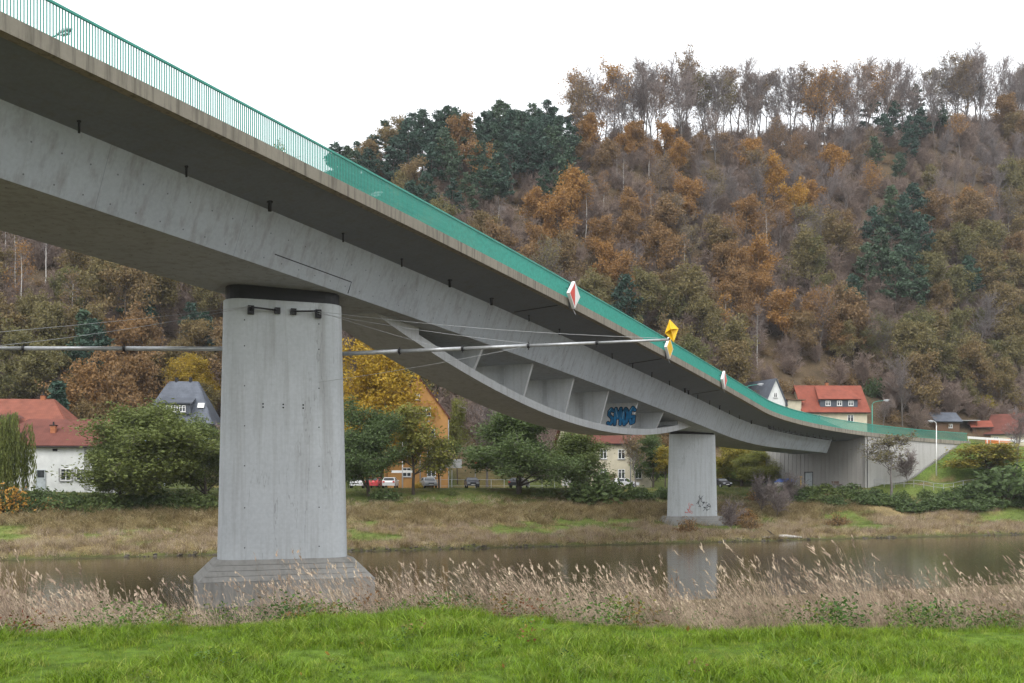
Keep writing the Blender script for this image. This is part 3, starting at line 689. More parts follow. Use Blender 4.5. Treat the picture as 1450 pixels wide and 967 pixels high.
# white house with brown-red roof, left
x, y = at(82, 34); hz = -.55
o, rf = house('white_house', (x, y, hz), R(6), 15.5, 8.5, 4.95, 2.9, 'pl_white', 'roof_brown', 'white rendered house with brown-red tiled roof behind the ivy bank', hip=3.2)
for X_ in (-3.55, 3.1):
    mb = MB(); mb.box((X_, -.05, 2.4), (.55, .12, 5.0)); mb.build('pilaster', MAT['pl_grey'], o)
mb = MB(); mb.box((-1.8, -.04, 1.05), (1.05, .1, 2.1)); dd = mb.build('door', MAT['door'], o); mb = MB(); mb.box((-1.8, -.10, 1.65), (.75, .03, .8)); mb.build('pane', MAT['glass'], dd)
mb = MB(); mb.tube([(-1.45, -.10, 1.0), (-1.45, -.16, 1.0), (-1.3, -.16, 1.0)], .025, 5); mb.build('handle', MAT['dark'], dd)
window(o, .85, .9, 1.15, 1.35); window(o, 2.45, .9, 1.0, 1.35); window(o, -5.4, 1.2, 1.1, 1.3); window(o, 5.6, 1.2, 1.1, 1.3)
for X_ in (.15, 1.55, 1.85, 3.0):
    mb = MB(); mb.box((X_ + .02, -.06, 1.57), (.16, .06, 1.4)); mb.build('shutter', MAT['pl_grey'], o)
mb = MB(); mb.box((-.3, -.03, 4.3), (.5, .06, .28)); mb.build('vent', MAT['dark'], o)
chimney(rf, -1.1, 1.9, 5.4, 1.7); mb = MB(); mb.box((.5, 1.6, 5.95), (.7, .5, .06)); q = mb.build('skylight', MAT['white'], rf)
mb = MB(); mb.box((-3.6, -.12, 2.3), (.1, .1, 4.6)); mb.build('downpipe', MAT['dark'], o)
# red roof behind it
x, y = at(12, 56); o, rf = house('red_roof_house', (x, y, gz(x, y)), R(4), 15, 9, 7.6, 4.2, 'pl_cream', 'roof_orange', 'house with orange-red hipped roof at the left picture edge', hip=3.5)
window(o, 3, 4.6, 1.2, 1.4); window(o, 0, 4.6, 1.2, 1.4); chimney(rf, 2.6, 4.5, 11.2, 1.2)
mb = MB(); mb.hull([(-2.6, -.1, 9.0), (2.2, -.1, 9.0), (1.2, .9, 9.45), (-1.6, .9, 9.45)], [(-1.2, .55, 9.5), (.8, .55, 9.5), (.6, 1.2, 9.65), (-1.0, 1.2, 9.65)]); mb.build('eyebrow_dormer', MAT['roof_brown'], rf)
# blue house with slate mansard
x, y = at(250, 74); o, rf = house('blue_house', (x, y, 3.2), R(5), 9.8, 9, 6.6, 6.3, 'pl_blue', 'roof_grey', 'pale blue house with steep slate grey hipped roof', hip=2.7, over=.5)
window(o, 2.4, 4.2, 1.3, 1.5); window(o, -.4, 4.2, 1.2, 1.5); window(o, -2.8, 4.2, 1.2, 1.5); window(o, 2.4, 1.2, 1.3, 1.5)
mb = MB(); mb.box((-.2, 1.2, 8.4), (4.6, 2.6, 1.7)); dm = mb.build('dormer', MAT['roof_grey'], rf)
for X_ in (-1.5, -.3, .9): window(dm, X_, 7.85, .95, 1.0, -.1)
mb = MB(); mb.hull([(-2.8, -.4, 9.1), (2.4, -.4, 9.1), (2.4, 3.4, 10.4), (-2.8, 3.4, 10.4)], [(-2.8, -.4, 9.28), (2.4, -.4, 9.28), (2.4, 3.4, 10.58), (-2.8, 3.4, 10.58)]); mb.build('dormer_roof', MAT['roof_grey'], dm)
mb = MB(); mb.hull([(2.9, .98, 8.55), (3.9, .98, 8.55), (3.9, 1.52, 9.3), (2.9, 1.52, 9.3)], [(2.9, .88, 8.6), (3.9, .88, 8.6), (3.9, 1.42, 9.36), (2.9, 1.42, 9.36)]); mb.build('skylight', MAT['white'], rf)
for X_ in (-1.1, 1.1): mb = MB(); mb.tube([(X_, 4.5, 12.6), (X_, 4.5, 13.6)], .28, 8); mb.build('chimney', MAT['dark'], rf)
# ochre house, gable to the river
x, y = at(592, 50); o, rf = house('ochre_house', (x, y, -.6), R(10), 8.6, 12, 10.2, 5.6, 'pl_orange', 'roof_brown', 'tall ochre rendered house with gable end and white windows', ridge='y', over=.25)
for X_, Z_ in ((1.9, 1.6), (1.9, 4.5), (1.8, 7.4), (1.2, 10.3), (-1.6, 1.6), (-1.6, 4.5), (-1.8, 7.4), (-1.9, 10.2), (-.2, 12.6)): window(o, X_, Z_, 1.25 if Z_ < 12 else .9, 1.3 if Z_ < 12 else .9)
mb = MB(); mb.tube([(4.36, -.1, 9.8), (4.36, -.1, 0)], .06, 6); mb.build('downpipe', MAT['steel'], o)
# cream house behind, under the bridge
x, y = at(868, 52); o, rf = house('cream_house', (x, y, -.4), R(14), 13, 9, 7.0, 4.2, 'pl_cream', 'roof_brown', 'cream house half hidden under the bridge band behind trees')
for X_ in (-4.4, -1.6, 1.4, 4.2):
    for Z_ in (1.2, 4.3): window(o, X_, Z_, 1.15, 1.5)
mb = MB(); mb.box((-.1, -.04, .9), (1.0, .1, 2.0)); mb.build('door', MAT['wood'], o)
# white gable house
x, y, z, d_ = foot(1098, 585); HD = [d_]; o, rf = house('white_gable_house', (x, y, z), R(24), 4.6, 7.5, 2.0, 4.4, 'pl_white', 'roof_grey', 'small white house with steep grey gable above the railing', ridge='y', over=.3)
window(o, 0, 2.9, .8, .95); window(o, .2, .2, 1.0, 1.2)
mb = MB(); mb.box((4.5, 2.5, 1.2), (3.2, 5, 2.6)); q = mb.build('annexe', MAT['pl_cream'], o); mb = MB(); mb.box((4.6, 2.4, 2.65), (4.4, 5.6, .18)); mb.build('annexe_roof', MAT['wood'], q)
# red roofed house with long dormer
x, y, z, d_ = foot(1183, 604); HD.append(d_); o, rf = house('red_dormer_house', (x, y, z), R(2), 12.2, 9, 2.9, 5.0, 'pl_cream', 'roof_red', 'cream house with bright red tiled roof and long three-window dormer', over=.5)
mb = MB(); mb.hull([(-2.8, .35, 3.5), (4.4, .35, 3.5), (4.4, 3.4, 3.5), (-2.8, 3.4, 3.5)], [(-2.8, .35, 4.95), (4.4, .35, 4.95), (4.4, 3.4, 4.95), (-2.8, 3.4, 4.95)]); dm = mb.build('dormer', MAT['roof_grey'], rf)
for X_ in (-1.3, .9, 3.1): window(dm, X_, 3.75, .95, .95, .35)
mb = MB(); roof_face(mb, [(-3.3, 0, 4.9), (4.9, 0, 4.9), (3.9, 4.1, 7.7), (-2.6, 4.1, 7.7)]); dro = mb.build('dormer_roof', MAT['roof_red'], dm); q = dro.modifiers.new('t', 'SOLIDIFY'); q.thickness = .15; q.offset = 1
chimney(rf, 0, 4.8, 7.7, .9); window(o, 2.9, .7, 1.2, 1.3); window(o, -3.4, .7, 1.2, 1.3); window(o, 4.5, 1.0, 1.0, 1.2, -6.1, side=-1)
mb = MB(); mb.box((-8.3, 3, 1.2), (4.2, 4, 2.4)); q = mb.build('conservatory', MAT['pl_white'], o); mb = MB(); mb.box((-8.3, 2.9, 2.48), (4.7, 4.6, .12)); mb.build('canopy', MAT['steel'], q)
# farmhouse at the right edge and small garden huts
x, y, z, d_ = foot(1434, 636); HD.append(d_); o, rf = house('right_red_house', (x, y, z), R(-20), 9.5, 8, 3.2, 3.8, 'pl_cream', 'roof_brown', 'house with rusty red hipped roof at the right picture edge', hip=1.4)
window(o, -3, 1.0, 1.0, 1.3); window(o, 0, 1.0, 1.0, 1.3); chimney(rf, .8, 4, 6.7, 1.2)
x, y, z, d_ = foot(1342, 612); o, rf = house('brown_cabin', (x, y, z), R(10), 5.2, 4, 2.3, 1.6, 'wood', 'roof_grey', 'dark brown garden cabin with white window below the wood')
window(o, .6, .8, .8, .8)
x, y, z, d_ = foot(1369, 614); o = tag(empty('garden_shelter', (x, y, z)), 'open flat roofed garden shelter beside the brown cabin', 'shelter')
for a in (-2, 2):
    for b in (0, 3): mb = MB(); mb.box((a, b, 1.1), (.12, .12, 2.8)); mb.build('post', MAT['wood'], o)
mb = MB(); mb.box((0, 1.5, 2.56), (5, 3.9, .12)); mb.build('roof', MAT['steel'], o)
mb = MB(); mb.box((0, 1.5, .55), (1.8, .8, .08)); mb.build('table', MAT['wood'], o)
x, y, z, d_ = foot(1390, 620); house('red_shed', (x, y, z), R(-10), 3.4, 3, 2.0, 1.1, 'wood', 'roof_red', 'small shed with red roof beside the right edge house')
# ================================================================ the bank road, cars, signs
mb = MB(); prev = None
for u_ in np.arange(-130, 112, 4.):
    a_, b_ = ud(38.5, u_), ud(46, u_); cur = [(*a_, -.592), (*b_, -.592)]
    if prev: mb.face([prev[0], cur[0], cur[1], prev[1]])
    prev = cur
tag(mb.build('bank_road', MAT['tar']), kind='structure')
def car(px, d, rz, c, label, van=False, k=1.0):
    x, y = at(px, d); o = tag(empty('parked_car' if not van else 'parked_van', (x, y, -.588), rz), label, 'van' if van else 'car', 'vehicles parked on the far bank')
    pm_ = plain('car_paint', c, .3, .5, .1, .03)
    Lg, Wd = (4.3, 1.75) if not van else (5.0, 1.95)
    if van: pr = [(-2.5, .35), (-2.5, 1.0), (-2.35, 2.1), (-2.1, 2.2), (1.0, 2.2), (1.5, 1.35), (2.35, 1.1), (2.5, .75), (2.5, .35)]
    else: pr = [(-2.15, .35), (-2.15, .8), (-2.0, 1.0), (-1.55, 1.38), (-1.2, 1.45), (.15, 1.45), (.5, 1.35), (1.05, .98), (1.95, .82), (2.15, .6), (2.15, .35)]
    mb = MB(); zc = .95 if not van else 1.2
    def sec(yv, ins): return [(p * (1 - .02 * ins), yv - np.sign(yv) * (max(0, q - zc) * .32 * ins), q) for p, q in pr]
    ya = Wd / 2; A = [sec(-ya * .96, 1), sec(-ya * .6, 0), sec(ya * .6, 0), sec(ya * .96, 1)]
    for i in range(3): mb.hull(A[i], A[i + 1], caps=False)
    mb.face(A[0][::-1]); mb.face(A[3]); bd = mb.build('body', pm_, o)
    def sy(q): return ya * .96 - max(0, q - zc) * .32 + .006
    for sg in (-1, 1):
        wins = [[(-1.45, 1.0), (-1.2, 1.33), (-.35, 1.36), (-.35, 1.0)], [(-.25, 1.0), (-.25, 1.36), (.1, 1.36), (.75, 1.0)]] if not van else [[(.1, 1.35), (.1, 2.0), (.95, 2.0), (1.3, 1.4)]]
        for wv in wins: mb = MB(); mb.face([(p, sg * sy(q), q) for p, q in (wv if sg > 0 else wv[::-1])]); mb.build('side_window', MAT['glass'], o)
    for pa, pb in (((.56, 1.32), (1.0, 1.03)), ((-1.60, 1.35), (-1.98, 1.04))) if not van else (((1.03, 2.14), (1.46, 1.42)), ((-2.38, 2.0), (-2.48, 1.2))):
        sx = np.sign(pa[0]); f_ = .02; mb = MB(); mb.face([(pa[0] + sx * f_, -.62, pa[1] + f_), (pa[0] + sx * f_, .62, pa[1] + f_), (pb[0] + sx * f_, .72, pb[1] + f_), (pb[0] + sx * f_, -.72, pb[1] + f_)][::int(sx)]); mb.build('windscreen' if sx > 0 else 'rear_window', MAT['glass'], o)
    ex = pr[-1][0]
    for sg in (-1, 1):
        mb = MB(); mb.box((ex - .02, sg * .6, .70), (.08, .36, .14)); mb.build('headlight', MAT['lampglass'], o)
        mb = MB(); mb.box((-ex + .0, sg * .65, .85), (.06, .26, .2)); mb.build('tail_light', MAT['red'], o)
        mb = MB(); mb.box((.75, sg * (ya + .08), 1.02 if not van else 1.4), (.12, .2, .14)); mb.build('mirror', pm_, o)
        for wx_ in (-1.3, 1.35):
            mb = MB(); mb.tube([(wx_, sg * (ya * .98 - .2), .32), (wx_, sg * (ya * .98), .32)], .32, 14); wh = mb.build('wheel', MAT['black'], o)
            mb = MB(); mb.tube([(wx_, sg * (ya * .98 - .02), .32), (wx_, sg * (ya * .98 + .012), .32)], .2, 10); mb.build('rim', MAT['steel'], wh)
    mb = MB(); mb.box((ex + .012, 0, .5), (.02, .52, .11)); mb.build('number_plate', MAT['white'], o)
    mb = MB(); mb.box((ex - .01, 0, .66), (.05, .7, .12)); mb.build('grille', MAT['black'], o)
    o.scale = (k, k, k)
toward = R(-90)
car(607, 40.5, toward + R(14), (.30, .32, .34), 'silver grey car facing the river left of the info boards')
car(668, 40.5, toward + R(8), (.035, .04, .055), 'dark blue car facing the river below the no-entry sign')
car(553, 42, toward + R(180), (.68, .68, .68), 'white car parked tail to the river behind the yellow tree')
car(531, 42, toward + R(175), (.55, .06, .07), 'red car beside the white one behind the trees')
car(506, 42, toward + R(5), (.62, .62, .62), 'white car just right of the near pier')
car(735, 42, toward + R(160), (.05, .05, .055), 'black car hidden behind the dark maple')
car(814, 42, toward + R(20), (.74, .74, .74), 'white van facing the river between two trees', True)
car(884, 49, R(15), (.66, .66, .67), 'white car parked in front of the cream house')
car(1020, 46, toward + R(20), (.03, .03, .035), 'black car just right of the far pier')
car(208, 43, R(20), (.6, .62, .64), 'pale car glimpsed through the left maple')
def post_sign(px, d, kind, label, h=2.6):
    x, y = at(px, d); z = gz(x, y); o = tag(empty('traffic_sign', (x, y, z)), label, 'sign')
    mb = MB(); mb.tube([(0, 0, -.3), (0, 0, h)], .04, 7); mb.build('post', MAT['steel'], o)
    if kind == 'noentry':
        mb = MB(); mb.tube([(0, -.08, h), (0, -.05, h)], .48, 20); p = mb.build('disc', MAT['red'], o); mb = MB(); mb.box((0, -.09, h), (.66, .012, .15)); mb.build('bar', MAT['white'], p)
    elif kind == 'boards':
        for a in (-.75, .72): mb = MB(); mb.box((a, -.06, h - .5), (1.2, .03, 1.15)); p = mb.build('panel', MAT['steel'], o); mb = MB(); mb.box((a, -.08, h - .5), (1.05, .006, 1.0)); mb.build('face', MAT['pl_grey'], p)
    elif kind == 'arrow':
        for a in (-.75, .75): mb = MB(); mb.box((a, -.06, h - .3), (1.4, .03, .32)); mb.build('panel', MAT['white'], o)
    elif kind == 'board':
        mb = MB(); mb.box((0, -.06, h - .3), (.9, .03, 1.1)); mb.build('panel', MAT['white'], o)
post_sign(673, 46.5, 'noentry', 'round red no-entry sign with white bar behind the blue car', 4.0)
post_sign(640, 40, 'boards', 'two grey information boards on one post by the bank road', 3.8)
post_sign(570, 40.0, 'arrow', 'white direction boards on a post under the yellow tree', 2.5)
post_sign(624, 41.5, 'board', 'single white notice board left of the info boards', 3.3)
def far_lamp(px, d, H, label, m_='steel'):
    x, y = at(px, d); lamp((x, y, gz(x, y)), R(20), H, label, m_, .5, 'lamp posts on the far bank')
far_lamp(570, 40.5, 7.6, 'slim white lamp post in front of the yellow tree', 'white'); far_lamp(595, 44, 9.0, 'tall grey lamp post before the ochre house'); far_lamp(893, 42, 8.0, 'grey lamp post under the band near the far pier')
x, y, z, d_ = foot(1326, 673, 10); lamp((x, y, z), R(175), 7.6, 'white lamp post standing below the grassy embankment', 'white', .35, 'lamp posts on the far bank')
fn = tag(empty('bank_fence'), 'low steel mesh fence along the bank road behind the cars', 'fence')
for i, u_ in enumerate(np.arange(40, 66, 2.)):
    a_ = ud(47.5, u_); b_ = ud(47.5, u_ + 2)
    mb = MB(); mb.box((a_[0], a_[1], 0), (.06, .06, 1.3)); mb.build('post', MAT['steel'], fn)
    mb = MB(); mb.tube([(*a_, .6), (*b_, .6)], .025, 5); mb.tube([(*a_, -.3), (*b_, -.3)], .02, 5); mb.build('rail', MAT['steel'], fn)
pr_ = tag(empty('path_railing'), 'thin grey tube railing along the path below the embankment', 'railing')
for px in range(1238, 1425, 14):
    a_, b_ = at(px, lerp(px, [1238, 1330, 1430], [26, 19.5, 18.5])), at(px + 14, lerp(px + 14, [1238, 1330, 1430], [26, 19.5, 18.5])); za, zb_ = gz(*a_), gz(*b_)
    mb = MB(); mb.tube([(*a_, za - .2), (*a_, za + 1.0)], .035, 6); mb.build('post', MAT['steel'], pr_)
    for k in (.5, 1.0): mb = MB(); mb.tube([(*a_, za + k), (*b_, zb_ + k)], .025, 5); mb.build('rail', MAT['steel'], pr_)
x, y = at(1192, 30); o = tag(empty('park_bench', (x, y, gz(x, y)), R(20)), 'brown wooden bench in front of the abutment wall', 'bench')
for k in range(3): mb = MB(); mb.box((0, -.2 + k * .16, .46), (3.0, .13, .05)); mb.build('seat_slat', MAT['wood'], o)
for k in range(2): mb = MB(); mb.box((0, .33 + k * .03, .68 + k * .17), (3.0, .04, .13)); mb.build('back_slat', MAT['wood'], o)
for a in (-1.2, 1.2): mb = MB(); mb.box((a, 0, .2), (.1, .5, .45)); mb.box((a, .34, .6), (.08, .06, .6)); mb.build('leg', MAT['pl_grey'], o)
x, y = at(1134, 35); o = tag(empty('marker_post', (x, y, gz(x, y))), 'yellow marker post before the panelled abutment wall', 'post'); mb = MB(); mb.tube([(0, 0, -.2), (0, 0, 1.55)], .07, 8); mb.build('pole', MAT['yellow'], o); mb = MB(); mb.box((0, 0, 1.62), (.3, .14, .22)); mb.build('cap', MAT['yellow'], o)
x, y = at(1113, 35); o = tag(empty('covered_boat', (x, y, gz(x, y)), R(35)), 'blue tarpaulin covered boat in the bushes by the abutment', 'boat')
mb = MB(); mb.hull([(-1.6, -.5, .25), (1.2, -.5, .25), (2.0, 0, .4), (1.2, .5, .25), (-1.6, .5, .25)], [(-1.7, -.75, .8), (1.3, -.75, .85), (2.4, 0, 1.05), (1.3, .75, .85), (-1.7, .75, .8)]); mb.build('hull', MAT['white'], o)
mb = MB(); mb.hull([(-1.75, -.8, .82), (1.3, -.8, .87), (2.45, 0, 1.07), (1.3, .8, .87), (-1.75, .8, .82)], [(-1.4, -.15, 1.35), (.8, -.15, 1.4), (1.5, 0, 1.3), (.8, .15, 1.4), (-1.4, .15, 1.35)]); mb.build('tarpaulin', plain('blue_tarp', (.02, .10, .42), .4, .4), o)
# driftwood on the far shore
x, y = at(1104, .9); o = tag(empty('drift_log', (x, y, -5.85), R(12)), 'bleached driftwood log lying at the far waterline', 'log')
mb = MB(); mb.tube([(-2, 0, .1), (-.6, .1, .22), (.8, -.05, .25), (2.6, .1, .12)], [.12, .2, .19, .08], 8); mb.build('trunk', MAT['birch'], o, True); mb = MB(); mb.tube([(-.6, .1, .3), (-1.2, -.1, .75), (-1.5, -.1, .95)], [.1, .06, .03], 6); mb.build('stub', MAT['bark'], o)
rb_ = tag(empty('road_barrier', (*plan(136, 2.6)[:2], float(deck_h(136)) - .1), R(15)), 'orange and white construction barrier on the approach road', 'barrier')
for k in range(3): mb = MB(); mb.box((0, 0, .35 + k * .3), (5.0, .05, .18)); mb.build('plank', plain('orange_plastic', (.7, .16, .03), .5, .3), rb_)
for a in (-2.2, 0, 2.2): mb = MB(); mb.box((a, .04, .5), (.1, .3, 1.0)); mb.build('foot', MAT['white'], rb_)
# ================================================================ VEGETATION
def arr_mesh(name, V, Fq, mats, mi=None, smooth=False):
    me_ = bpy.data.meshes.new(name); V = np.asarray(V, np.float32).reshape(-1, 3); Fq = np.asarray(Fq, np.int32); k = Fq.shape[1]
    me_.vertices.add(len(V)); me_.vertices.foreach_set('co', V.ravel()); me_.loops.add(Fq.size); me_.loops.foreach_set('vertex_index', Fq.ravel())
    me_.polygons.add(len(Fq)); me_.polygons.foreach_set('loop_start', np.arange(0, Fq.size, k, dtype=np.int32))
    for m in mats: me_.materials.append(m)
    if mi is not None: me_.polygons.foreach_set('material_index', np.asarray(mi, np.int32))
    if smooth: me_.polygons.foreach_set('use_smooth', np.ones(len(Fq), bool))
    me_.update(calc_edges=True); return me_
def seg_arrays(segs, sides):
    """all branch segments as open frusta"""
    P0 = np.array([s[0] for s in segs]); P1 = np.array([s[1] for s in segs]); r0 = np.array([s[2] for s in segs]); r1 = np.array([s[3] for s in segs])
    d = P1 - P0; d /= np.linalg.norm(d, axis=1)[:, None] + 1e-9
    ref = np.where(np.abs(d[:, 2:3]) > .9, np.array([[1., 0, 0]]), np.array([[0, 0, 1.]])); u = np.cross(ref, d); u /= np.linalg.norm(u, axis=1)[:, None]; v = np.cross(d, u)
    V = []
    for P, r in ((P0 - d * r0[:, None] * .3, r0), (P1, r1)):
        for j in range(sides):
            a = 2 * math.pi * j / sides; V.append(P + (u * math.cos(a) + v * math.sin(a)) * r[:, None])
    V = np.stack(V, 1); n = len(segs); F_ = []
    base = np.arange(n) * 2 * sides
    for j in range(sides):
        q = (j + 1) % sides; F_.append(np.stack([base + j, base + q, base + sides + q, base + sides + j], 1))
    return V.reshape(-1, 3), np.concatenate(F_)
def leaf_arrays(rg, centers, n, rad, size, flat=.0, aspect=1.5):
    """n leaf quads around every centre"""
    C_ = np.repeat(np.asarray(centers, float), n, 0); m = len(C_)
    C_ = C_ + rg.normal(0, 1, (m, 3)) * np.array([rad, rad, rad * .75])
    a = rg.normal(0, 1, (m, 3)); a[:, 2] *= (1 - flat); a /= np.linalg.norm(a, axis=1)[:, None]
    b = rg.normal(0, 1, (m, 3)); b -= a * (a * b).sum(1)[:, None]; b /= np.linalg.norm(b, axis=1)[:, None]
    s = size * rg.uniform(.6, 1.35, (m, 1)); a = a * s * .5 * aspect; b = b * s * .5
    V = np.stack([C_ - a, C_ + b * .8 - a * .1, C_ + a, C_ - b * .8 - a * .1], 1).reshape(-1, 3)
    return V, np.arange(m * 4).reshape(-1, 4)
def grow(rg, p, d, ln, r, lv, P, segs, nodes):
    ns = P['ns'][lv]; p = np.array(p, float); d = np.array(d, float)
    for i in range(ns):
        d = d + rg.normal(0, P['wig'][lv], 3); d[2] += P['up'][lv]; d /= np.linalg.norm(d)
        q = p + d * ln / ns; rr = r * (1 - (i + 1) / ns * P['tap'][lv]); r_in = r * (1 - i / ns * P['tap'][lv])
        segs.append((p, q, r_in, max(rr, P['rmin']), lv)); p = q
        fr = (i + 1) / ns
        if lv >= P['leaf_lv']: nodes.append(q)
        if lv + 1 < P['levels'] and fr >= P['start'][lv]:
            k = P['kids'][lv]; k = int(k) + (rg.random() < k - int(k))
            for c in range(k):
                ax = rg.normal(0, 1, 3); ax -= d * (ax @ d); ax /= np.linalg.norm(ax); an = R(P['ang'][lv]) * rg.uniform(.7, 1.3)
                nd = d * math.cos(an) + ax * math.sin(an)
                lk = P['len'][lv] * ln * rg.uniform(.7, 1.15) * (1.0 - P['cone'] * fr if lv == 0 else 1)
                grow(rg, q, nd, lk, max(rr * .62, P['rmin']), lv + 1, P, segs, nodes)
BASE = dict(levels=4, ns=[9, 4, 3, 2], wig=[.05, .16, .22, .25], up=[.03, .10, .06, .02], tap=[.85, .8, .8, .8], start=[.32, .3, .3, .3], kids=[2.0, 1.6, 1.6, 0], ang=[48, 46, 45, 40], len=[.42, .5, .55, .5], cone=.45, leaf_lv=2, rmin=.024)
def make_tree(name, seed, H, r, P, leaf=None, barkm='bark', twigm='twig', tl=2, sides=(7, 3)):
    """leaf = (material, per node, cluster radius, size, flat). returns (trunk mesh, crown mesh)"""
    rg = np.random.default_rng(seed); segs, nodes = [], []; PP = dict(BASE); PP.update(P)
    grow(rg, (0, 0, -.4), (0, 0, 1), H * PP.get('tf', .86), r, 0, PP, segs, nodes)
    big = [s for s in segs if s[4] < tl]; sm = [s for s in segs if s[4] >= tl]
    V, F_ = seg_arrays(big, sides[0]); tm = arr_mesh(name + '_trunk', V, F_, [MAT[barkm]], smooth=True)
    Vs, Fs, mi = [], [], []; k = 0
    if sm: V, F_ = seg_arrays(sm, sides[1]); Vs.append(V); Fs.append(F_); mi += [0] * len(F_); k = len(V)
    if leaf:
        m_, n, rad, size, flat = leaf; V, F_ = leaf_arrays(rg, nodes, n, rad, size, flat); Vs.append(V); Fs.append(F_ + k); mi += [1] * len(F_)
    cm = arr_mesh(name + '_crown', np.concatenate(Vs), np.concatenate(Fs), [MAT[twigm], MAT[leaf[0]] if leaf else MAT[twigm]], mi)
    return tm, cm
def make_conifer(name, seed, H, kind, m_='needle'):
    rg = np.random.default_rng(seed); segs = [(np.array((0, 0, -.4)), np.array((0, 0, H * .5)), .02 * H * .5 + .05, .012 * H * .5 + .04, 0), (np.array((0, 0, H * .5)), np.array((0, 0, H)), .012 * H * .5 + .04, .02, 0)]
    cl = []; z = H * (.08 if kind == 'spruce' else .38)
    while z < H * .99:
        k = (z / H); nb = rg.integers(4, 7) if kind == 'spruce' else rg.integers(2, 5)
        for b in range(nb):
            a = rg.uniform(0, 2 * math.pi)
            if kind == 'spruce': ln = (1 - k) * H * .21 + .25; dz = -.28
            else: ln = H * .19 * (math.sin(min(1, (1.02 - k) / .55) * math.pi / 2)) * rg.uniform(.55, 1.25); dz = .22
            e = np.array((math.cos(a) * ln, math.sin(a) * ln, z + dz * ln)); segs.append((np.array((0, 0, z)), e, .05, .015, 1))
            n_ = max(2, int(ln / .42))
            for j in range(n_):
                f = (j + 1) / n_; 
                if kind != 'spruce' and f < .35: continue
                cl.append(np.array((0, 0, z)) * (1 - f) + e * f + np.array((0, 0, -.1 * f if kind == 'spruce' else .12)))
        z += H * (.032 if kind == 'spruce' else .05) * rg.uniform(.8, 1.2)
    V, F_ = seg_arrays(segs, 5); tm = arr_mesh(name + '_trunk', V, F_, [MAT['bark']], smooth=True)
    if kind == 'spruce': V, F_ = leaf_arrays(rg, cl, 9, .22, .42, .55, 1.9)
    else: V, F_ = leaf_arrays(rg, cl, 18, .36, .42, .35, 1.6)
    return tm, arr_mesh(name + '_crown', V, F_, [MAT[m_]])
def plant(name, meshes, loc, k=1.0, rz=0, tint=.5, label=None, cat='tree', group=None, kz=None):
    o = empty(name, loc, rz); o.scale = (k, k, kz or k); tag(o, label, cat, group)
    t = link('trunk', meshes[0], o); c = link('crown', meshes[1], o); t['tint'] = float(tint); c['tint'] = float(tint)
    return o
# prototypes (15 m tall unless noted; scaled when planted)
AUT = [make_tree('autumn', 10 + i, 15, .24, dict(kids=[2.1, 1.7, 1.5, 0], start=[.30 + .05 * (i % 2), .3, .3, .3], cone=.3 + .1 * (i % 3)), ('autumn', 7, .5, .36, .1)) for i in range(5)]
SPARSE = [make_tree('sparse', 30 + i, 16, .22, dict(levels=5, ns=[9, 4, 3, 2, 2], wig=[.05, .14, .2, .22, .25], up=[.03, .16, .12, .08, .05], tap=[.85, .8, .8, .8, .8], start=[.34, .25, .3, .3, .3], kids=[1.9, 1.5, 1.5, 1.5, 0], rmin=.03, ang=[30, 34, 38, 38, 35], len=[.5, .5, .55, .6, .5], leaf_lv=3), ('autumn', 1, .3, .26, .1), 'greybark') for i in range(3)]
BARE = [make_tree('bare', 40 + i, 16, .20, dict(levels=5, ns=[9, 4, 3, 2, 2], wig=[.04, .12, .18, .2, .25], up=[.03, .18, .14, .10, .08], tap=[.85, .8, .8, .8, .8], start=[.32, .25, .3, .3, .3], kids=[2.0, 1.6, 1.6, 1.5, 0], rmin=.03, ang=[28, 32, 36, 36, 35], len=[.52, .5, .58, .6, .5]), None, 'greybark') for i in range(3)]
BIRCH = [make_tree('birch', 50 + i, 16, .15, dict(levels=4, kids=[2.2, 1.7, 1.8, 0], start=[.4, .3, .3, .3], ang=[34, 40, 42, 40], len=[.26, .55, .6, .5], up=[.02, .10, -.02, -.08], wig=[.045, .14, .2, .2]), None if i else ('autumn', 1, .3, .22, .1), 'birch', tl=1) for i in range(2)]
PINE = [make_conifer('pine', 60 + i, 17, 'pine') for i in range(4)]
SPRUCE = [make_conifer('spruce', 70 + i, 12, 'spruce') for i in range(2)]
DENSE = dict(levels=4, ns=[6, 4, 3, 2], kids=[3.4, 2.0, 1.8, 0], start=[.05, .3, .3, .3], ang=[58, 48, 45, 45], len=[.48, .55, .55, .5], cone=.42, rmin=.014, up=[.03, .10, .05, 0])
MAPLE = [make_tree('maple', 80 + i, 10, .24, DENSE, ('green', 24, .45, .18, .0)) for i in range(3)]
YEL = make_tree('yellow_tree', 90, 15, .3, dict(DENSE, kids=[3.0, 2.2, 1.9, 0]), ('green', 20, .55, .24, .1))
LIGHT = [make_tree('light_tree', 95 + i, 9, .15, dict(kids=[2.2, 1.7, 1.6, 0], start=[.25, .3, .3, .3]), ('green', 7, .35, .2, .2)) for i in range(2)]
def make_bush(name, seed, m_, n=60, per=26, size=.2, h=1.6, w_=1.5):
    rg = np.random.default_rng(seed); segs, cl = [], []
    for i in range(n):
        a = rg.uniform(0, 6.28); q = math.sqrt(rg.random()) * w_; z = h * (1 - (q / w_) ** 2 * .75) * rg.uniform(.45, 1.0); e = np.array((math.cos(a) * q, math.sin(a) * q, z))
        segs.append((np.array((e[0] * .2, e[1] * .2, -.1)), e, .03, .012, 1)); cl += [e, e * np.array((.85, .85, .6)), e * np.array((1., 1., .3))]
    V, F_ = seg_arrays(segs, 4); tm = arr_mesh(name + '_stems', V, F_, [MAT['bark']]); V, F_ = leaf_arrays(rg, cl, per // 3, .22, size, .2)
    return tm, arr_mesh(name + '_leaves', V, F_, [MAT[m_]])
BUSH = [make_bush('bush', 110 + i, 'green') for i in range(3)]
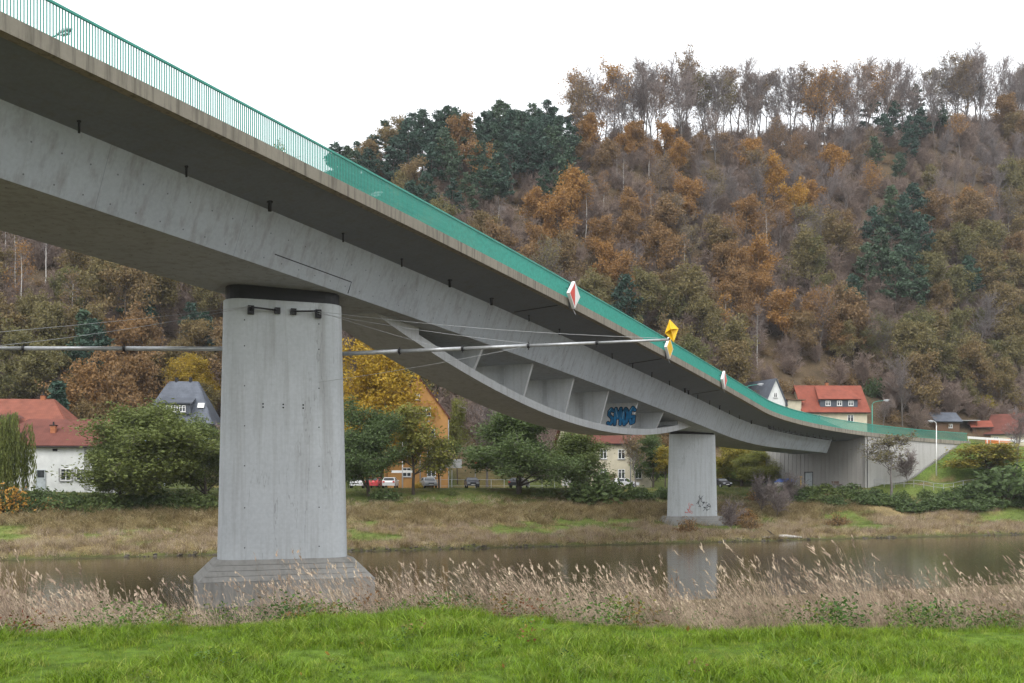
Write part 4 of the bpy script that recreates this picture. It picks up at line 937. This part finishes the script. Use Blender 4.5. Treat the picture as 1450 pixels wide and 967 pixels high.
TWIGB = make_tree('twig_bush', 120, 3.2, .05, dict(levels=4, ns=[3, 4, 3, 3], start=[.05, .2, .2, .2], kids=[7, 2.2, 2.0, 0], ang=[38, 32, 32, 30], len=[.85, .55, .55, .5], up=[.0, .1, .05, .0], cone=.1), None, 'bark', tl=1)
SUMAC = make_bush('brown_bush', 121, 'autumn', 60, 12, .16, 2.0, 1.4)
# weeping willow
rg = np.random.default_rng(130); segs = [(np.array((0, 0, -.4)), np.array((.2, 0, 3.2)), .32, .22, 0)]; cl = []
for i in range(46):
    a = rg.uniform(0, 6.28); q = rg.uniform(.6, 3.2); t = np.array((math.cos(a) * q, math.sin(a) * q, rg.uniform(5.6, 8.2) - q * .25)); segs.append((np.array((.2, 0, 3.0)), t, .1, .03, 0))
    for j in range(7):
        b = t + np.append(rg.normal(0, .45, 2), 0); hl = rg.uniform(2.5, t[2] - .5); prevp = b
        for k in range(1, 15):
            p = b + np.array((math.cos(a) * .25 * min(k, 4) / 4, math.sin(a) * .25 * min(k, 4) / 4, -hl * k / 14)); cl.append(p)
V, F_ = seg_arrays(segs, 6); wt_ = arr_mesh('willow_trunk', V, F_, [MAT['bark']], smooth=True)
C_ = np.repeat(np.array(cl), 3, 0); m = len(C_); C_ = C_ + rg.normal(0, .1, (m, 3)); a = np.stack([rg.normal(0, .04, m), rg.normal(0, .04, m), -rg.uniform(.14, .26, m)], 1); b = np.stack([rg.normal(0, .045, m), rg.normal(0, .045, m), np.zeros(m)], 1)
WILLOW = (wt_, arr_mesh('willow_crown', np.stack([C_ - a, C_ + b, C_ + a, C_ - b], 1).reshape(-1, 3), np.arange(m * 4).reshape(-1, 4), [MAT['green']]))
# ---- trees of the far bank, one by one: column, distance behind shore, top row, prototype height
def bank_tree(name, meshes, H0, px, d, ytop, tint, label, rz=0, cat='tree', wide=1.0, group=None, wpx=None):
    x, y = at(px, d); z = gz(x, y); co = np.empty(len(meshes[1].vertices) * 3, np.float32); meshes[1].vertices.foreach_get('co', co); co = co.reshape(-1, 3)
    k = ((HY - ytop) / F * y - z) / np.percentile(co[:, 2], 99.7)
    kx = k * wide if wpx is None else wpx / F * y / (2 * np.percentile(np.abs(co[:, 0] - np.median(co[:, 0])), 98))
    return plant(name, meshes, (x, y, z), kx, rz, tint, label, cat, group, kz=k)
bank_tree('maple_tree', MAPLE[0], 9.6, 214, 27, 574, .62, 'large round green maple in front of the white house', .3, wide=1.15, wpx=158)
bank_tree('maple_tree', MAPLE[1], 9.6, 292, 28, 592, .52, 'green maple standing against the left side of the near pier', 1.2, wide=1.0, wpx=95)
bank_tree('maple_tree', MAPLE[2], 9.6, 172, 26, 622, .55, 'smaller green maple at the left edge of the maple group', 2.2, wpx=80)
bank_tree('willow_tree', WILLOW, 8.2, 8, 27, 588, .66, 'weeping willow with hanging yellow-green shoots at the left edge', wpx=75)
bank_tree('yellow_tree', YEL, 14.5, 535, 52, 478, 1.0, 'large golden yellow tree behind the near pier', 1.1, wide=1.05, wpx=170)
bank_tree('ash_tree', MAPLE[1], 9.6, 522, 30, 572, .30, 'green ash tree just right of the near pier', 2.6, wide=.9, wpx=90)
bank_tree('young_tree', LIGHT[0], 8.6, 585, 31, 575, .80, 'thin yellow-green tree with visible trunk on the bank', .6, wide=1.2, wpx=80)
bank_tree('young_tree', LIGHT[1], 8.6, 622, 36, 622, .55, 'small loose green tree below the ochre house', 2.0, wide=1.2, wpx=60)
bank_tree('maple_tree', MAPLE[2], 9.6, 735, 31, 583, .38, 'dense dark green maple below the bridge band', .9, wide=1.12, wpx=145)
bank_tree('maple_tree', MAPLE[0], 9.6, 812, 32, 612, .52, 'green tree with bare lower trunk in front of the white van', 2.9, wide=.95, wpx=85)
bank_tree('poplar_tree', LIGHT[1], 8.6, 648, 62, 566, .74, 'bright yellow-green tree right of the ochre house', 1.7, wide=1.3, wpx=42)
bank_tree('bare_tree', BARE[0], 15, 690, 60, 568, .4, 'bare brown tree between ochre house and maple', .4, wide=1.3, wpx=75)
bank_tree('bare_tree', SPARSE[1], 15, 900, 40, 612, .3, 'nearly bare tree beside the far pier', 1.4, wide=1.2)
bank_tree('small_tree', MAPLE[1], 9.6, 925, 47, 610, .35, 'dark green tree left of the far pier', .2, wide=1.0)
bank_tree('yellow_bush', LIGHT[0], 8.6, 942, 44, 632, .9, 'yellowish small tree touching the far pier left edge', .2, wide=1.2)
bank_tree('yellow_tree', MAPLE[0], 9.6, 1050, 52, 625, .88, 'yellow leaved tree right of the far pier under the girder', 1.0, wide=1.2, wpx=80)
bank_tree('yellow_tree', MAPLE[2], 9.6, 1078, 44, 640, .75, 'green and yellow tree touching the abutment wall', 2.0, wide=1.0, wpx=60)
bank_tree('alder_tree', SPARSE[0], 15, 1262, 21, 612, .15, 'thin young alder in front of the wing wall', .5, wide=1.6, wpx=70)
bank_tree('yellow_tree', LIGHT[0], 8.6, 1400, 19, 628, .88, 'yellow leaved small tree on the embankment side', 1.5, wide=1.5, wpx=85)
bank_tree('bare_tree', BARE[1], 15, 1440, 20, 575, .5, 'bare dark tree in front of the right edge house', 1.5, wide=1.2)
bank_tree('bare_tree', BARE[2], 15, 1250, 66, 560, .6, 'bare garden tree right of the red dormer house', .5, wide=1.5)
bank_tree('spruce_tree', SPRUCE[0], 12, 82, 62, 541, .4, 'dark pointed spruce between the red roofs and blue house', .3, wide=.95)
bank_tree('spruce_tree', SPRUCE[1], 12, 1046, 74, 508, .4, 'small dark spruce behind the railing left of the gable house', .3)
bank_tree('larch_tree', YEL, 14.5, 272, 86, 505, .96, 'golden larch with drooping branches above the blue house', .9, wide=.9, wpx=85)
bank_tree('yew_bush', BUSH[0], 1.6, 1240, 74, 535, .05, 'round dark green yew above the red dormer house', .9, 'bush', wpx=34)
bank_tree('yellow_bush', BUSH[1], 1.6, 1390, 70, 560, .9, 'wide yellow autumn bush right of the curved lamp', .9, 'bush', 1.4)
for px, d, yt, tint, pr_i, lb in ((850, 27, 668, .38, 0, 'dark green shrub on the bank below the white van'), (1425, 16, 655, .25, 2, 'rounded grey-green shrub at the right edge of the bank'), (940, 29, 690, .3, 1, 'low dark shrub left of the far pier'), (640, 31, 694, .6, 1, 'low mixed shrub on the bank below the info boards'), (905, 28, 688, .35, 2, 'low dark shrub below the cream house'), (545, 28, 690, .35, 0, 'dark shrub at the foot of the ash tree'), (770, 29, 690, .45, 2, 'shrub below the dark maple'), (600, 41.5, 680, .95, 0, 'orange-brown small shrub between the parked cars')):
    bank_tree('bank_shrub', BUSH[pr_i], 1.65, px, d, yt, tint, lb, px, 'shrub', 1.25)
rn = random.Random(3)
for i, px in enumerate(list(range(8, 310, 26)) + list(range(1120, 1460, 12))):      # ivy and bramble hedge along the bank top
    left = px < 400; d = (25 if left else lerp(px, [1120, 1250, 1450], [27.5, 18, 13.5])) + rn.uniform(-1.2, 1.5) * (1 if left else 1.8)
    x, y = at(px, d); plant('bramble_bush', BUSH[i % 3], (x, y, gz(x, y) - .1), rn.uniform(1.1, 1.6), rn.uniform(0, 6), rn.uniform(.2, .5), 'green bramble bush in the hedge below the ' + ('white house' if left else 'abutment path'), 'bush', 'brambles on the left bank' if left else 'brambles on the right bank', kz=rn.uniform(.9, 1.5) if left else rn.uniform(.8, 1.15))
for i, (px, d) in enumerate(((1055, 15), (1078, 20), (1040, 12), (1100, 17), (975, 4.5), (1035, 6), (1062, 9), (1120, 24), (1070, 27), (1285, 24), (1185, 10))):
    x, y = at(px, d); plant('dry_shrub', TWIGB if i % 2 else SUMAC, (x, y, gz(x, y)), rn.uniform(.6, 1.0), rn.uniform(0, 6), rn.uniform(.45, .65), 'brown leafless shrub on the bank right of the far pier', 'shrub', 'dry shrubs around the far pier')
x, y = at(10, 24); plant('orange_shrub', SUMAC, (x, y, gz(x, y)), 1.6, 0, .85, 'orange leaved shrub at the foot of the willow', 'shrub')
x, y = at(75, 23.5); plant('orange_shrub', SUMAC, (x, y, gz(x, y)), .8, 0, .72, 'small rust coloured shrub in the ivy below the white house', 'shrub')
# ---- the hillside wood: every tree its own object
rn = random.Random(11)
def inpoly(px, py, x0, x1, y0, y1): return x0 < px < x1 and y0 < py < y1
nwood = 0
CLEAR = ((185, 318, 92), (-60, 62, 76), (60, 112, 70), (1070, 1130, HD[0] + 6), (1120, 1250, HD[1] + 11), (1320, 1460, HD[2] + 6), (560, 720, 74))     # gardens round the houses
us_ = np.arange(-110, 292, 7.3); dsx = np.concatenate([np.arange(60, 140, 7.2), [144.5, 149, 154]])
for j, d_ in enumerate(dsx):
    for u_ in us_:
        dd, uu = d_ + rn.uniform(-2.8, 2.8), u_ + rn.uniform(-3, 3) + (3.8 if j % 2 else 0)
        x, y = ud(dd, uu); px = CX + F * x / y
        if px < -60 or px > 1515: continue
        if dd < np.interp(uu, [-80, 40, 80, 110], [74, 70, 68, 66]): continue
        z = gz(x, y); py = HY - F * z / y; pyt = HY - F * (z + 13) / y      # foot and crown rows
        r = rn.random(); k = rn.uniform(.8, 1.15) * (.86 if 124 < dd < 142 and px > 800 else 1); hgt = (HY - pyt)
        ridge = dd > 143
        if any(a < px < b and dd < c for a, b, c in CLEAR): continue
        if px < 462 and pyt < 262: continue
        kind = 'autumn'
        if 440 < px < 815 and pyt < 265 - max(0, px - 700) * .2: kind = 'pine' if r < .78 else 'autumn'
        elif inpoly(px, pyt, 1215, 1315, 235, 420): continue      # room for the pine group below
        elif inpoly(px, pyt, 1230, 1345, 130, 215): kind = 'pine' if r < .4 else 'bare'
        elif inpoly(px, pyt, 190, 300, 390, 450): kind = 'pine' if r < .5 else 'autumn'
        elif ridge and px > 780: kind = 'bare' if r < .42 else 'sparse'
        elif px > 980 and pyt < 300: kind = 'bare' if r < .55 else ('sparse' if r < .7 else 'autumn')
        elif inpoly(px, pyt, 640, 980, 180, 330): kind = 'birch' if r < .32 else ('sparse' if r < .45 else 'autumn')
        elif px < 110 and pyt < 420: kind = 'birch' if r < .5 else ('bare' if r < .7 else 'autumn')
        else: kind = 'birch' if r < .06 else 'sparse' if r < .14 else 'bare' if r < .20 else 'pine' if r < .225 else 'autumn'
        if ridge and px > 820 and rn.random() < .45: kind = kind if kind == 'pine' else 'bare'
        low = 1 - min(1, max(0, (dd - 70) / 60))
        nz = float(vnoise(x, y, 16, 12)); tint = min(1, max(0, .46 + (nz - .5) * .75 + rn.uniform(-.16, .16) - low * .22 + (.08 if px > 850 else 0)))
        zone = ('on the ridge' if ridge else 'high on the hillside' if dd > 118 else 'halfway up the hillside' if dd > 92 else 'at the foot of the hillside') + (' left of the near pier' if px < 330 else ' above the orange house' if px < 640 else ' above the middle of the bridge' if px < 820 else ' above the navigation boards' if px < 1060 else ' above the red dormer house' if px < 1250 else ' at the right')
        tw = 'olive' if tint < .3 else 'brown' if tint < .5 else 'rust' if tint < .7 else 'orange'
        rot = rn.uniform(0, 6.28); z0 = z - .1; args = dict(rz=rot, cat='tree')
        if kind == 'pine': plant('pine_tree', rn.choice(PINE), (x, y, z0), k * (.9 if ridge else .85), tint=rn.uniform(.1, .9), label='dark green pine ' + zone, group='pines on the hillside', **args)
        elif kind == 'bare': plant('bare_tree', rn.choice(BARE), (x, y, z0), k * (1.3 if ridge else .78), tint=rn.uniform(.2, .9), label='leafless grey tree ' + zone, group='bare trees on the hillside', **args)
        elif kind == 'sparse': plant('thinning_tree', rn.choice(SPARSE), (x, y, z0), k * (1.3 if ridge else .85), tint=tint, label='thinning ' + tw + ' tree ' + zone, group='thinning trees on the hillside', **args)
        elif kind == 'birch': plant('birch_tree', rn.choice(BIRCH), (x, y, z0), k * .95, tint=rn.uniform(.4, .9), label='white stemmed birch ' + zone, group='birches on the hillside', **args)
        else: plant('autumn_tree', rn.choice(AUT), (x, y, z0), k * .86, tint=tint, label=tw + ' leaved tree ' + zone, group='autumn trees on the hillside', **args)
        nwood += 1
        if kind == 'pine' and px < 830:      # the pine stand on the left of the ridge is close-set
            x2, y2 = x + rn.uniform(2.5, 4.5) * rn.choice((-1, 1)), y + rn.uniform(-3, 3); plant('pine_tree', rn.choice(PINE), (x2, y2, gz(x2, y2) - .1), k * rn.uniform(.75, 1.0), tint=rn.uniform(.1, .9), label='dark green pine ' + zone, group='pines on the hillside', **args)
        if dd < 100 and rn.random() < .55 and kind != 'pine':     # younger trees fill the foot of the slope
            x2, y2 = x + rn.uniform(2.5, 4) * rn.choice((-1, 1)), y + rn.uniform(-4, 2); plant('young_tree', rn.choice(AUT), (x2, y2, gz(x2, y2) - .1), k * rn.uniform(.45, .65), tint=max(0, tint - rn.uniform(0, .3)), label='low bushy tree ' + zone, group='young trees at the foot of the hill', **args)
for px, yt, k in ((1238, 300, 1.0), (1262, 262, 1.1), (1292, 255, 1.15), (1276, 292, 1.1), (1306, 322, 1.0), (1248, 338, 1.05), (1284, 345, 1.1), (1228, 345, .9), (1268, 372, 1.0), (1300, 378, .9)):
    x, y, z, d_ = foot(px, yt + 92, 62); plant('pine_tree', rn.choice(PINE), (x, y, z - .1), k, rn.uniform(0, 6), rn.uniform(.3, 1), 'green pine in the group halfway up the hill above the red dormer house', 'tree', 'pine group on the right slope')
print('wood', nwood)
# ---- scattered ground cover: geometry-node instances of small tufts
def scatter(name, pts, rots, scl, idx, protos, kind='stuff'):
    pc = bpy.data.collections.new(name + '_tufts')
    for p in protos: pc.objects.link(p)
    me_ = bpy.data.meshes.new(name); me_.vertices.add(len(pts)); me_.vertices.foreach_set('co', np.asarray(pts, np.float32).ravel())
    for nm, ty, arr, key in (('rot', 'FLOAT_VECTOR', rots, 'vector'), ('scl', 'FLOAT', scl, 'value'), ('pick', 'INT', idx, 'value')):
        a = me_.attributes.new(nm, ty, 'POINT'); a.data.foreach_set(key, np.asarray(arr, np.int32 if ty == 'INT' else np.float32).ravel())
    o = tag(link(name, me_), kind=kind)
    g = bpy.data.node_groups.new(name + '_nodes', 'GeometryNodeTree'); g.interface.new_socket('Geometry', in_out='INPUT', socket_type='NodeSocketGeometry'); g.interface.new_socket('Geometry', in_out='OUTPUT', socket_type='NodeSocketGeometry')
    gi, go = g.nodes.new('NodeGroupInput'), g.nodes.new('NodeGroupOutput'); ip = g.nodes.new('GeometryNodeInstanceOnPoints'); ci = g.nodes.new('GeometryNodeCollectionInfo')
    ci.inputs['Collection'].default_value = pc; ci.inputs['Separate Children'].default_value = True; ci.inputs['Reset Children'].default_value = True
    def na(nm, ty): n = g.nodes.new('GeometryNodeInputNamedAttribute'); n.data_type = ty; n.inputs['Name'].default_value = nm; return n.outputs['Attribute']
    g.links.new(gi.outputs[0], ip.inputs['Points']); g.links.new(ci.outputs[0], ip.inputs['Instance']); ip.inputs['Pick Instance'].default_value = True
    g.links.new(na('pick', 'INT'), ip.inputs['Instance Index']); g.links.new(na('scl', 'FLOAT'), ip.inputs['Scale'])
    e2r = g.nodes.new('FunctionNodeEulerToRotation'); g.links.new(na('rot', 'FLOAT_VECTOR'), e2r.inputs[0]); g.links.new(e2r.outputs[0], ip.inputs['Rotation'])
    g.links.new(ip.outputs[0], go.inputs[0]); md = o.modifiers.new('scatter', 'NODES'); md.node_group = g
    return o
def blades(name, seed, n, rad, ln, wd, lean, spread, m_, bend=.5, plume=0, segs=3):
    """tuft of n curved blades; lean = common drift vector at the tip"""
    rg = np.random.default_rng(seed); V, F_ = [], []
    for i in range(n):
        b = np.append(rg.normal(0, rad, 2), 0); l = ln * rg.uniform(.55, 1.15); d = np.append(rg.normal(0, spread, 2), 0) + np.array(lean); side = np.append(rg.normal(0, 1, 2), 0); side /= np.linalg.norm(side); k = len(V); ww = wd * rg.uniform(.7, 1.3)
        for s in range(segs + 1):
            t = s / segs; p = b + np.array((0, 0, l * t)) * (1 - .25 * bend * t) + d * l * t ** (1 + bend); q = side * ww * (1 - t * .85) * .5
            V += [p - q, p + q]
            if s: F_.append((k + 2 * s - 2, k + 2 * s - 1, k + 2 * s + 1, k + 2 * s))
        if plume and rg.random() < plume:
            top = V[-1]; dr = d * .8 + np.array((0, 0, .6)); dr /= np.linalg.norm(dr)
            for j in range(6):
                c = top + dr * (j * .026 - .08) + rg.normal(0, .012, 3); a = dr * .045 + rg.normal(0, .015, 3); q = rg.normal(0, 1, 3) * .008; kk_ = len(V); V += [c - a, c + q, c + a, c - q]; F_.append((kk_, kk_ + 1, kk_ + 2, kk_ + 3))
    return bpy.data.objects.new(name, arr_mesh(name, np.array(V), np.array(F_), [MAT[m_]]))
rg = np.random.default_rng(7)
# lawn
GP = [blades('grass_tuft', 200 + i, 36, .08, .115, .0075, (rg.normal(0, .35), rg.normal(0, .25), 0), .5, 'grass', .9, 0, 4) for i in range(8)]
n = 25000; X_ = rg.uniform(-13, 13, n); Y_ = 3.5 + 11.6 * rg.random(n) ** .8; edge = lawn_edge(X_) + .4
ok = Y_ < edge + rg.normal(0, .2, n); X_, Y_ = X_[ok], Y_[ok]; n = len(X_)
hgt = .35 + .75 * vnoise(X_, Y_, 1.1, 20) + .75 * sstep(.55, .8, vnoise(X_, Y_, .5, 21))
scatter('lawn_grass', np.stack([X_, Y_, ground(X_, Y_) - .01], 1), np.stack([rg.normal(0, .1, n), rg.normal(0, .1, n), rg.uniform(0, 6.28, n)], 1), hgt * rg.uniform(.7, 1.2, n), rg.integers(0, 8, n), GP)
# reeds on the near bank, all blown to the left
RP = [blades('reed_tuft', 220 + i, 30, .18, 1.3, .010, (-.62, .05, 0), .22, 'reed', .35, .3, 4) for i in range(4)] + [blades('reed_litter', 230 + i, 40, .22, .55, .012, (-.3, -.1, 0), .75, 'reed', .7, 0, 3) for i in range(3)]
n = 4200; X_ = rg.uniform(-17, 19, n); edge = lawn_edge(X_); q = rg.random(n); Y_ = edge + .35 + q ** 1.3 * 8.5
dens = vnoise(X_, Y_, 2.2, 22) * .6 + .4 * vnoise(X_, Y_, .9, 23); bare = np.exp(-((X_ + .9) / 1.5) ** 2) * .35
ok = dens - bare > .26; X_, Y_, q, dens = X_[ok], Y_[ok], q[ok], dens[ok]; n = len(X_)
pick = np.where((rg.random(n) < .45) | (q < .06), rg.integers(4, 7, n), rg.integers(0, 4, n))
scatter('dry_reeds', np.stack([X_, Y_, ground(X_, Y_) - .02], 1), np.stack([rg.normal(0, .08, n), rg.normal(0, .08, n), rg.normal(0, .4, n)], 1), (.40 + .5 * dens) * rg.uniform(.65, 1.2, n) * np.interp(q, [0, .15, 1], [.6, 1.0, 1.15]) * (1 + .35 * (rg.random(n) < .08)) * .86 * (1 + .4 * (1 - sstep(-6.5, -5.2, X_))) * (1 - .32 * np.exp(-((X_ + 3.9) / 1.7) ** 2)), pick, RP)
def leafy(name, seed, n, m_, sz):
    rg_ = np.random.default_rng(seed); c = np.stack([rg_.normal(0, .2, n), rg_.normal(0, .2, n), rg_.uniform(.05, .5, n)], 1); V, F_ = leaf_arrays(rg_, c, 3, .05, sz, .5, 1.4); return bpy.data.objects.new(name, arr_mesh(name, V, F_, [MAT[m_]]))
WP = [leafy('bramble_sprig', 240 + i, 30, 'weed', .045) for i in range(3)]
n = 620; X_ = rg.uniform(-15, 17, n); edge = lawn_edge(X_); Y_ = edge + np.abs(rg.normal(.5, .8, n)); ok = vnoise(X_, Y_, 1.6, 25) > .42; X_, Y_ = X_[ok], Y_[ok]; n = len(X_)
scatter('bank_brambles', np.stack([X_, Y_, ground(X_, Y_)], 1), np.stack([np.zeros(n), np.zeros(n), rg.uniform(0, 6, n)], 1), rg.uniform(.25, .8, n), rg.integers(0, 3, n), WP)
# far bank: matted straw, standing dry grass, green tufts
SP = [blades('straw_tuft', 250 + i, 26, .32, .75, .045, (.6 if i % 2 else -.6, -.45, 0), .45, 'straw', .9) for i in range(4)] + [blades('standing_straw', 260 + i, 22, .25, .8, .03, (-.15, 0, 0), .28, 'reed', .3) for i in range(2)]
n = 30000; U_ = rg.uniform(-60, 150, n); D_ = rg.uniform(.4, 29, n); xy = [ud(d_, u_) for d_, u_ in zip(D_, U_)]; X_ = np.array([p[0] for p in xy]); Y_ = np.array([p[1] for p in xy])
gn = vnoise(X_, Y_, 5, 8) * .6 + vnoise(X_, Y_, 1.7, 9) * .4; st = vnoise(X_, Y_, 9, 30)
ok = (np.abs(X_ / Y_) < .62) & ((U_ < 92) | (D_ < 14)) & ((gn < .53) | (D_ > 18) | (D_ < 3.5)); ok &= ~((D_ > 26) & (rg.random(n) < .7))
X_, Y_, D_ = X_[ok], Y_[ok], D_[ok]; n = len(X_)
stand = (D_ > 15) & (D_ < 25) & (rg.random(n) < .75)
pick = np.where(stand, rg.integers(4, 6, n), rg.integers(0, 4, n))
scatter('far_bank_straw', np.stack([X_, Y_, ground(X_, Y_) - .03], 1), np.stack([rg.normal(0, .1, n), rg.normal(0, .1, n), rg.normal(0, .5, n)], 1), np.where(stand, rg.uniform(.7, 1.4, n), rg.uniform(.5, 1.0, n)), pick, SP)
TP = [blades('turf_tuft', 270 + i, 20, .25, .32, .03, (.3 if i % 2 else -.3, -.1, 0), .5, 'turf', .8) for i in range(3)]
n = 16000; U_ = rg.uniform(-60, 150, n); D_ = rg.uniform(2.5, 37, n); xy = [ud(d_, u_) for d_, u_ in zip(D_, U_)]; X_ = np.array([p[0] for p in xy]); Y_ = np.array([p[1] for p in xy])
gn = vnoise(X_, Y_, 5, 8) * .6 + vnoise(X_, Y_, 1.7, 9) * .4; ok = (np.abs(X_ / Y_) < .6) & ((gn > .47) | (D_ > 26)); X_, Y_ = X_[ok], Y_[ok]; n = len(X_)
scatter('far_bank_turf', np.stack([X_, Y_, ground(X_, Y_) - .02], 1), np.stack([rg.normal(0, .1, n), rg.normal(0, .1, n), rg.uniform(0, 6, n)], 1), rg.uniform(.5, 1.1, n), rg.integers(0, 3, n), TP)
# undergrowth of the wood
n = 4200; U_ = rg.uniform(-110, 290, n); D_ = rg.uniform(64, 160, n); xy = [ud(d_, u_) for d_, u_ in zip(D_, U_)]; X_ = np.array([p[0] for p in xy]); Y_ = np.array([p[1] for p in xy]); PX = CX + F * X_ / Y_; ok = np.abs(X_ / Y_) < .58
for a, b, c in CLEAR: ok &= ~((PX > a) & (PX < b) & (D_ < c))
X_, Y_ = X_[ok], Y_[ok]; n = len(X_)
def proto(nm, me_): return bpy.data.objects.new(nm, me_)
UG = [proto('understory_twigs', TWIGB[1]), proto('understory_leaves', SUMAC[1])]
for p_, t_ in zip(UG, (1.0, .42)): p_['tint'] = t_
scatter('undergrowth', np.stack([X_, Y_, ground(X_, Y_) - .1], 1), np.stack([np.zeros(n), np.zeros(n), rg.uniform(0, 6, n)], 1), rg.uniform(.7, 1.5, n), (rg.random(n) < .65).astype(int), UG)

MAT['fallen'] = leafmat('fallen_leaf', [(0, (.20, .10, .03)), (.6, (.33, .20, .05)), (1, (.42, .33, .08))], attr=False)
FL = []
for i in range(3):
    V, F_ = leaf_arrays(np.random.default_rng(300 + i), [(0, 0, .06)], 1, .01, .045, .75, 1.3); FL.append(proto('fallen_leaf', arr_mesh('fallen_leaf', V, F_, [MAT['fallen']])))
n = 70; X_ = rg.uniform(-12, 12, n); Y_ = rg.uniform(4, 13, n); ok = Y_ < lawn_edge(X_); X_, Y_ = X_[ok], Y_[ok]; n = len(X_)
scatter('fallen_leaves', np.stack([X_, Y_, ground(X_, Y_) + .02], 1), np.stack([rg.normal(0, .3, n), rg.normal(0, .3, n), rg.uniform(0, 6, n)], 1), rg.uniform(.6, 1.2, n), rg.integers(0, 3, n), FL)
WB = [leafy('lawn_weed', 310 + i, 12, 'weed', .06) for i in range(2)]
n = 300; X_ = rg.uniform(-12, 12, n); Y_ = rg.uniform(4, 13, n); ok = (Y_ < lawn_edge(X_)) & (vnoise(X_, Y_, 1.3, 41) > .6); X_, Y_ = X_[ok], Y_[ok]; n = len(X_)
scatter('lawn_weeds', np.stack([X_, Y_, ground(X_, Y_)], 1), np.stack([np.zeros(n), np.zeros(n), rg.uniform(0, 6, n)], 1), rg.uniform(.25, .45, n), rg.integers(0, 2, n), WB)

import bmesh
ST = []
MAT['stone'] = plain('river_stone', (.085, .075, .06), .85, .2, 0, .5, 2, 'pos')
for i in range(3):
    bm2 = bmesh.new(); bmesh.ops.create_icosphere(bm2, subdivisions=2, radius=.3); r3 = random.Random(400 + i)
    for v in bm2.verts: v.co *= r3.uniform(.75, 1.15); v.co.z *= .55
    me3 = bpy.data.meshes.new('river_stone'); bm2.to_mesh(me3); bm2.free(); me3.materials.append(MAT['stone']); ST.append(proto('river_stone', me3))
n = 900; U_ = rg.uniform(-60, 150, n); D_ = np.abs(rg.normal(.1, .5, n)) - .1; ok = vnoise(U_, D_ * 0, 6, 50) > .5; U_, D_ = U_[ok], D_[ok]; xy = [ud(d_, u_) for d_, u_ in zip(D_, U_)]; X_ = np.array([p[0] for p in xy]); Y_ = np.array([p[1] for p in xy]); n = len(X_)
scatter('waterline_stones', np.stack([X_, Y_, ground(X_, Y_) + .02], 1), np.stack([rg.normal(0, .3, n), rg.normal(0, .3, n), rg.uniform(0, 6, n)], 1), rg.uniform(.15, .7, n) , rg.integers(0, 3, n), ST)
# ---- thin autumn mist over the valley
hz_ = MB(); hz_.box((20, 170, 62), (900, 780, 145)); hzo = hz_.build('haze', None); hzo.data.materials.clear()
hm = bpy.data.materials.new('mist'); hm.use_nodes = True; t = hm.node_tree; t.nodes.clear(); o_ = t.nodes.new('ShaderNodeOutputMaterial'); pv = t.nodes.new('ShaderNodeVolumePrincipled')
pv.inputs['Color'].default_value = (.93, .95, 1, 1); pv.inputs['Density'].default_value = .00016; pv.inputs['Anisotropy'].default_value = .2; t.links.new(pv.outputs[0], o_.inputs['Volume'])
hzo.data.materials.append(hm); tag(hzo, kind='stuff')
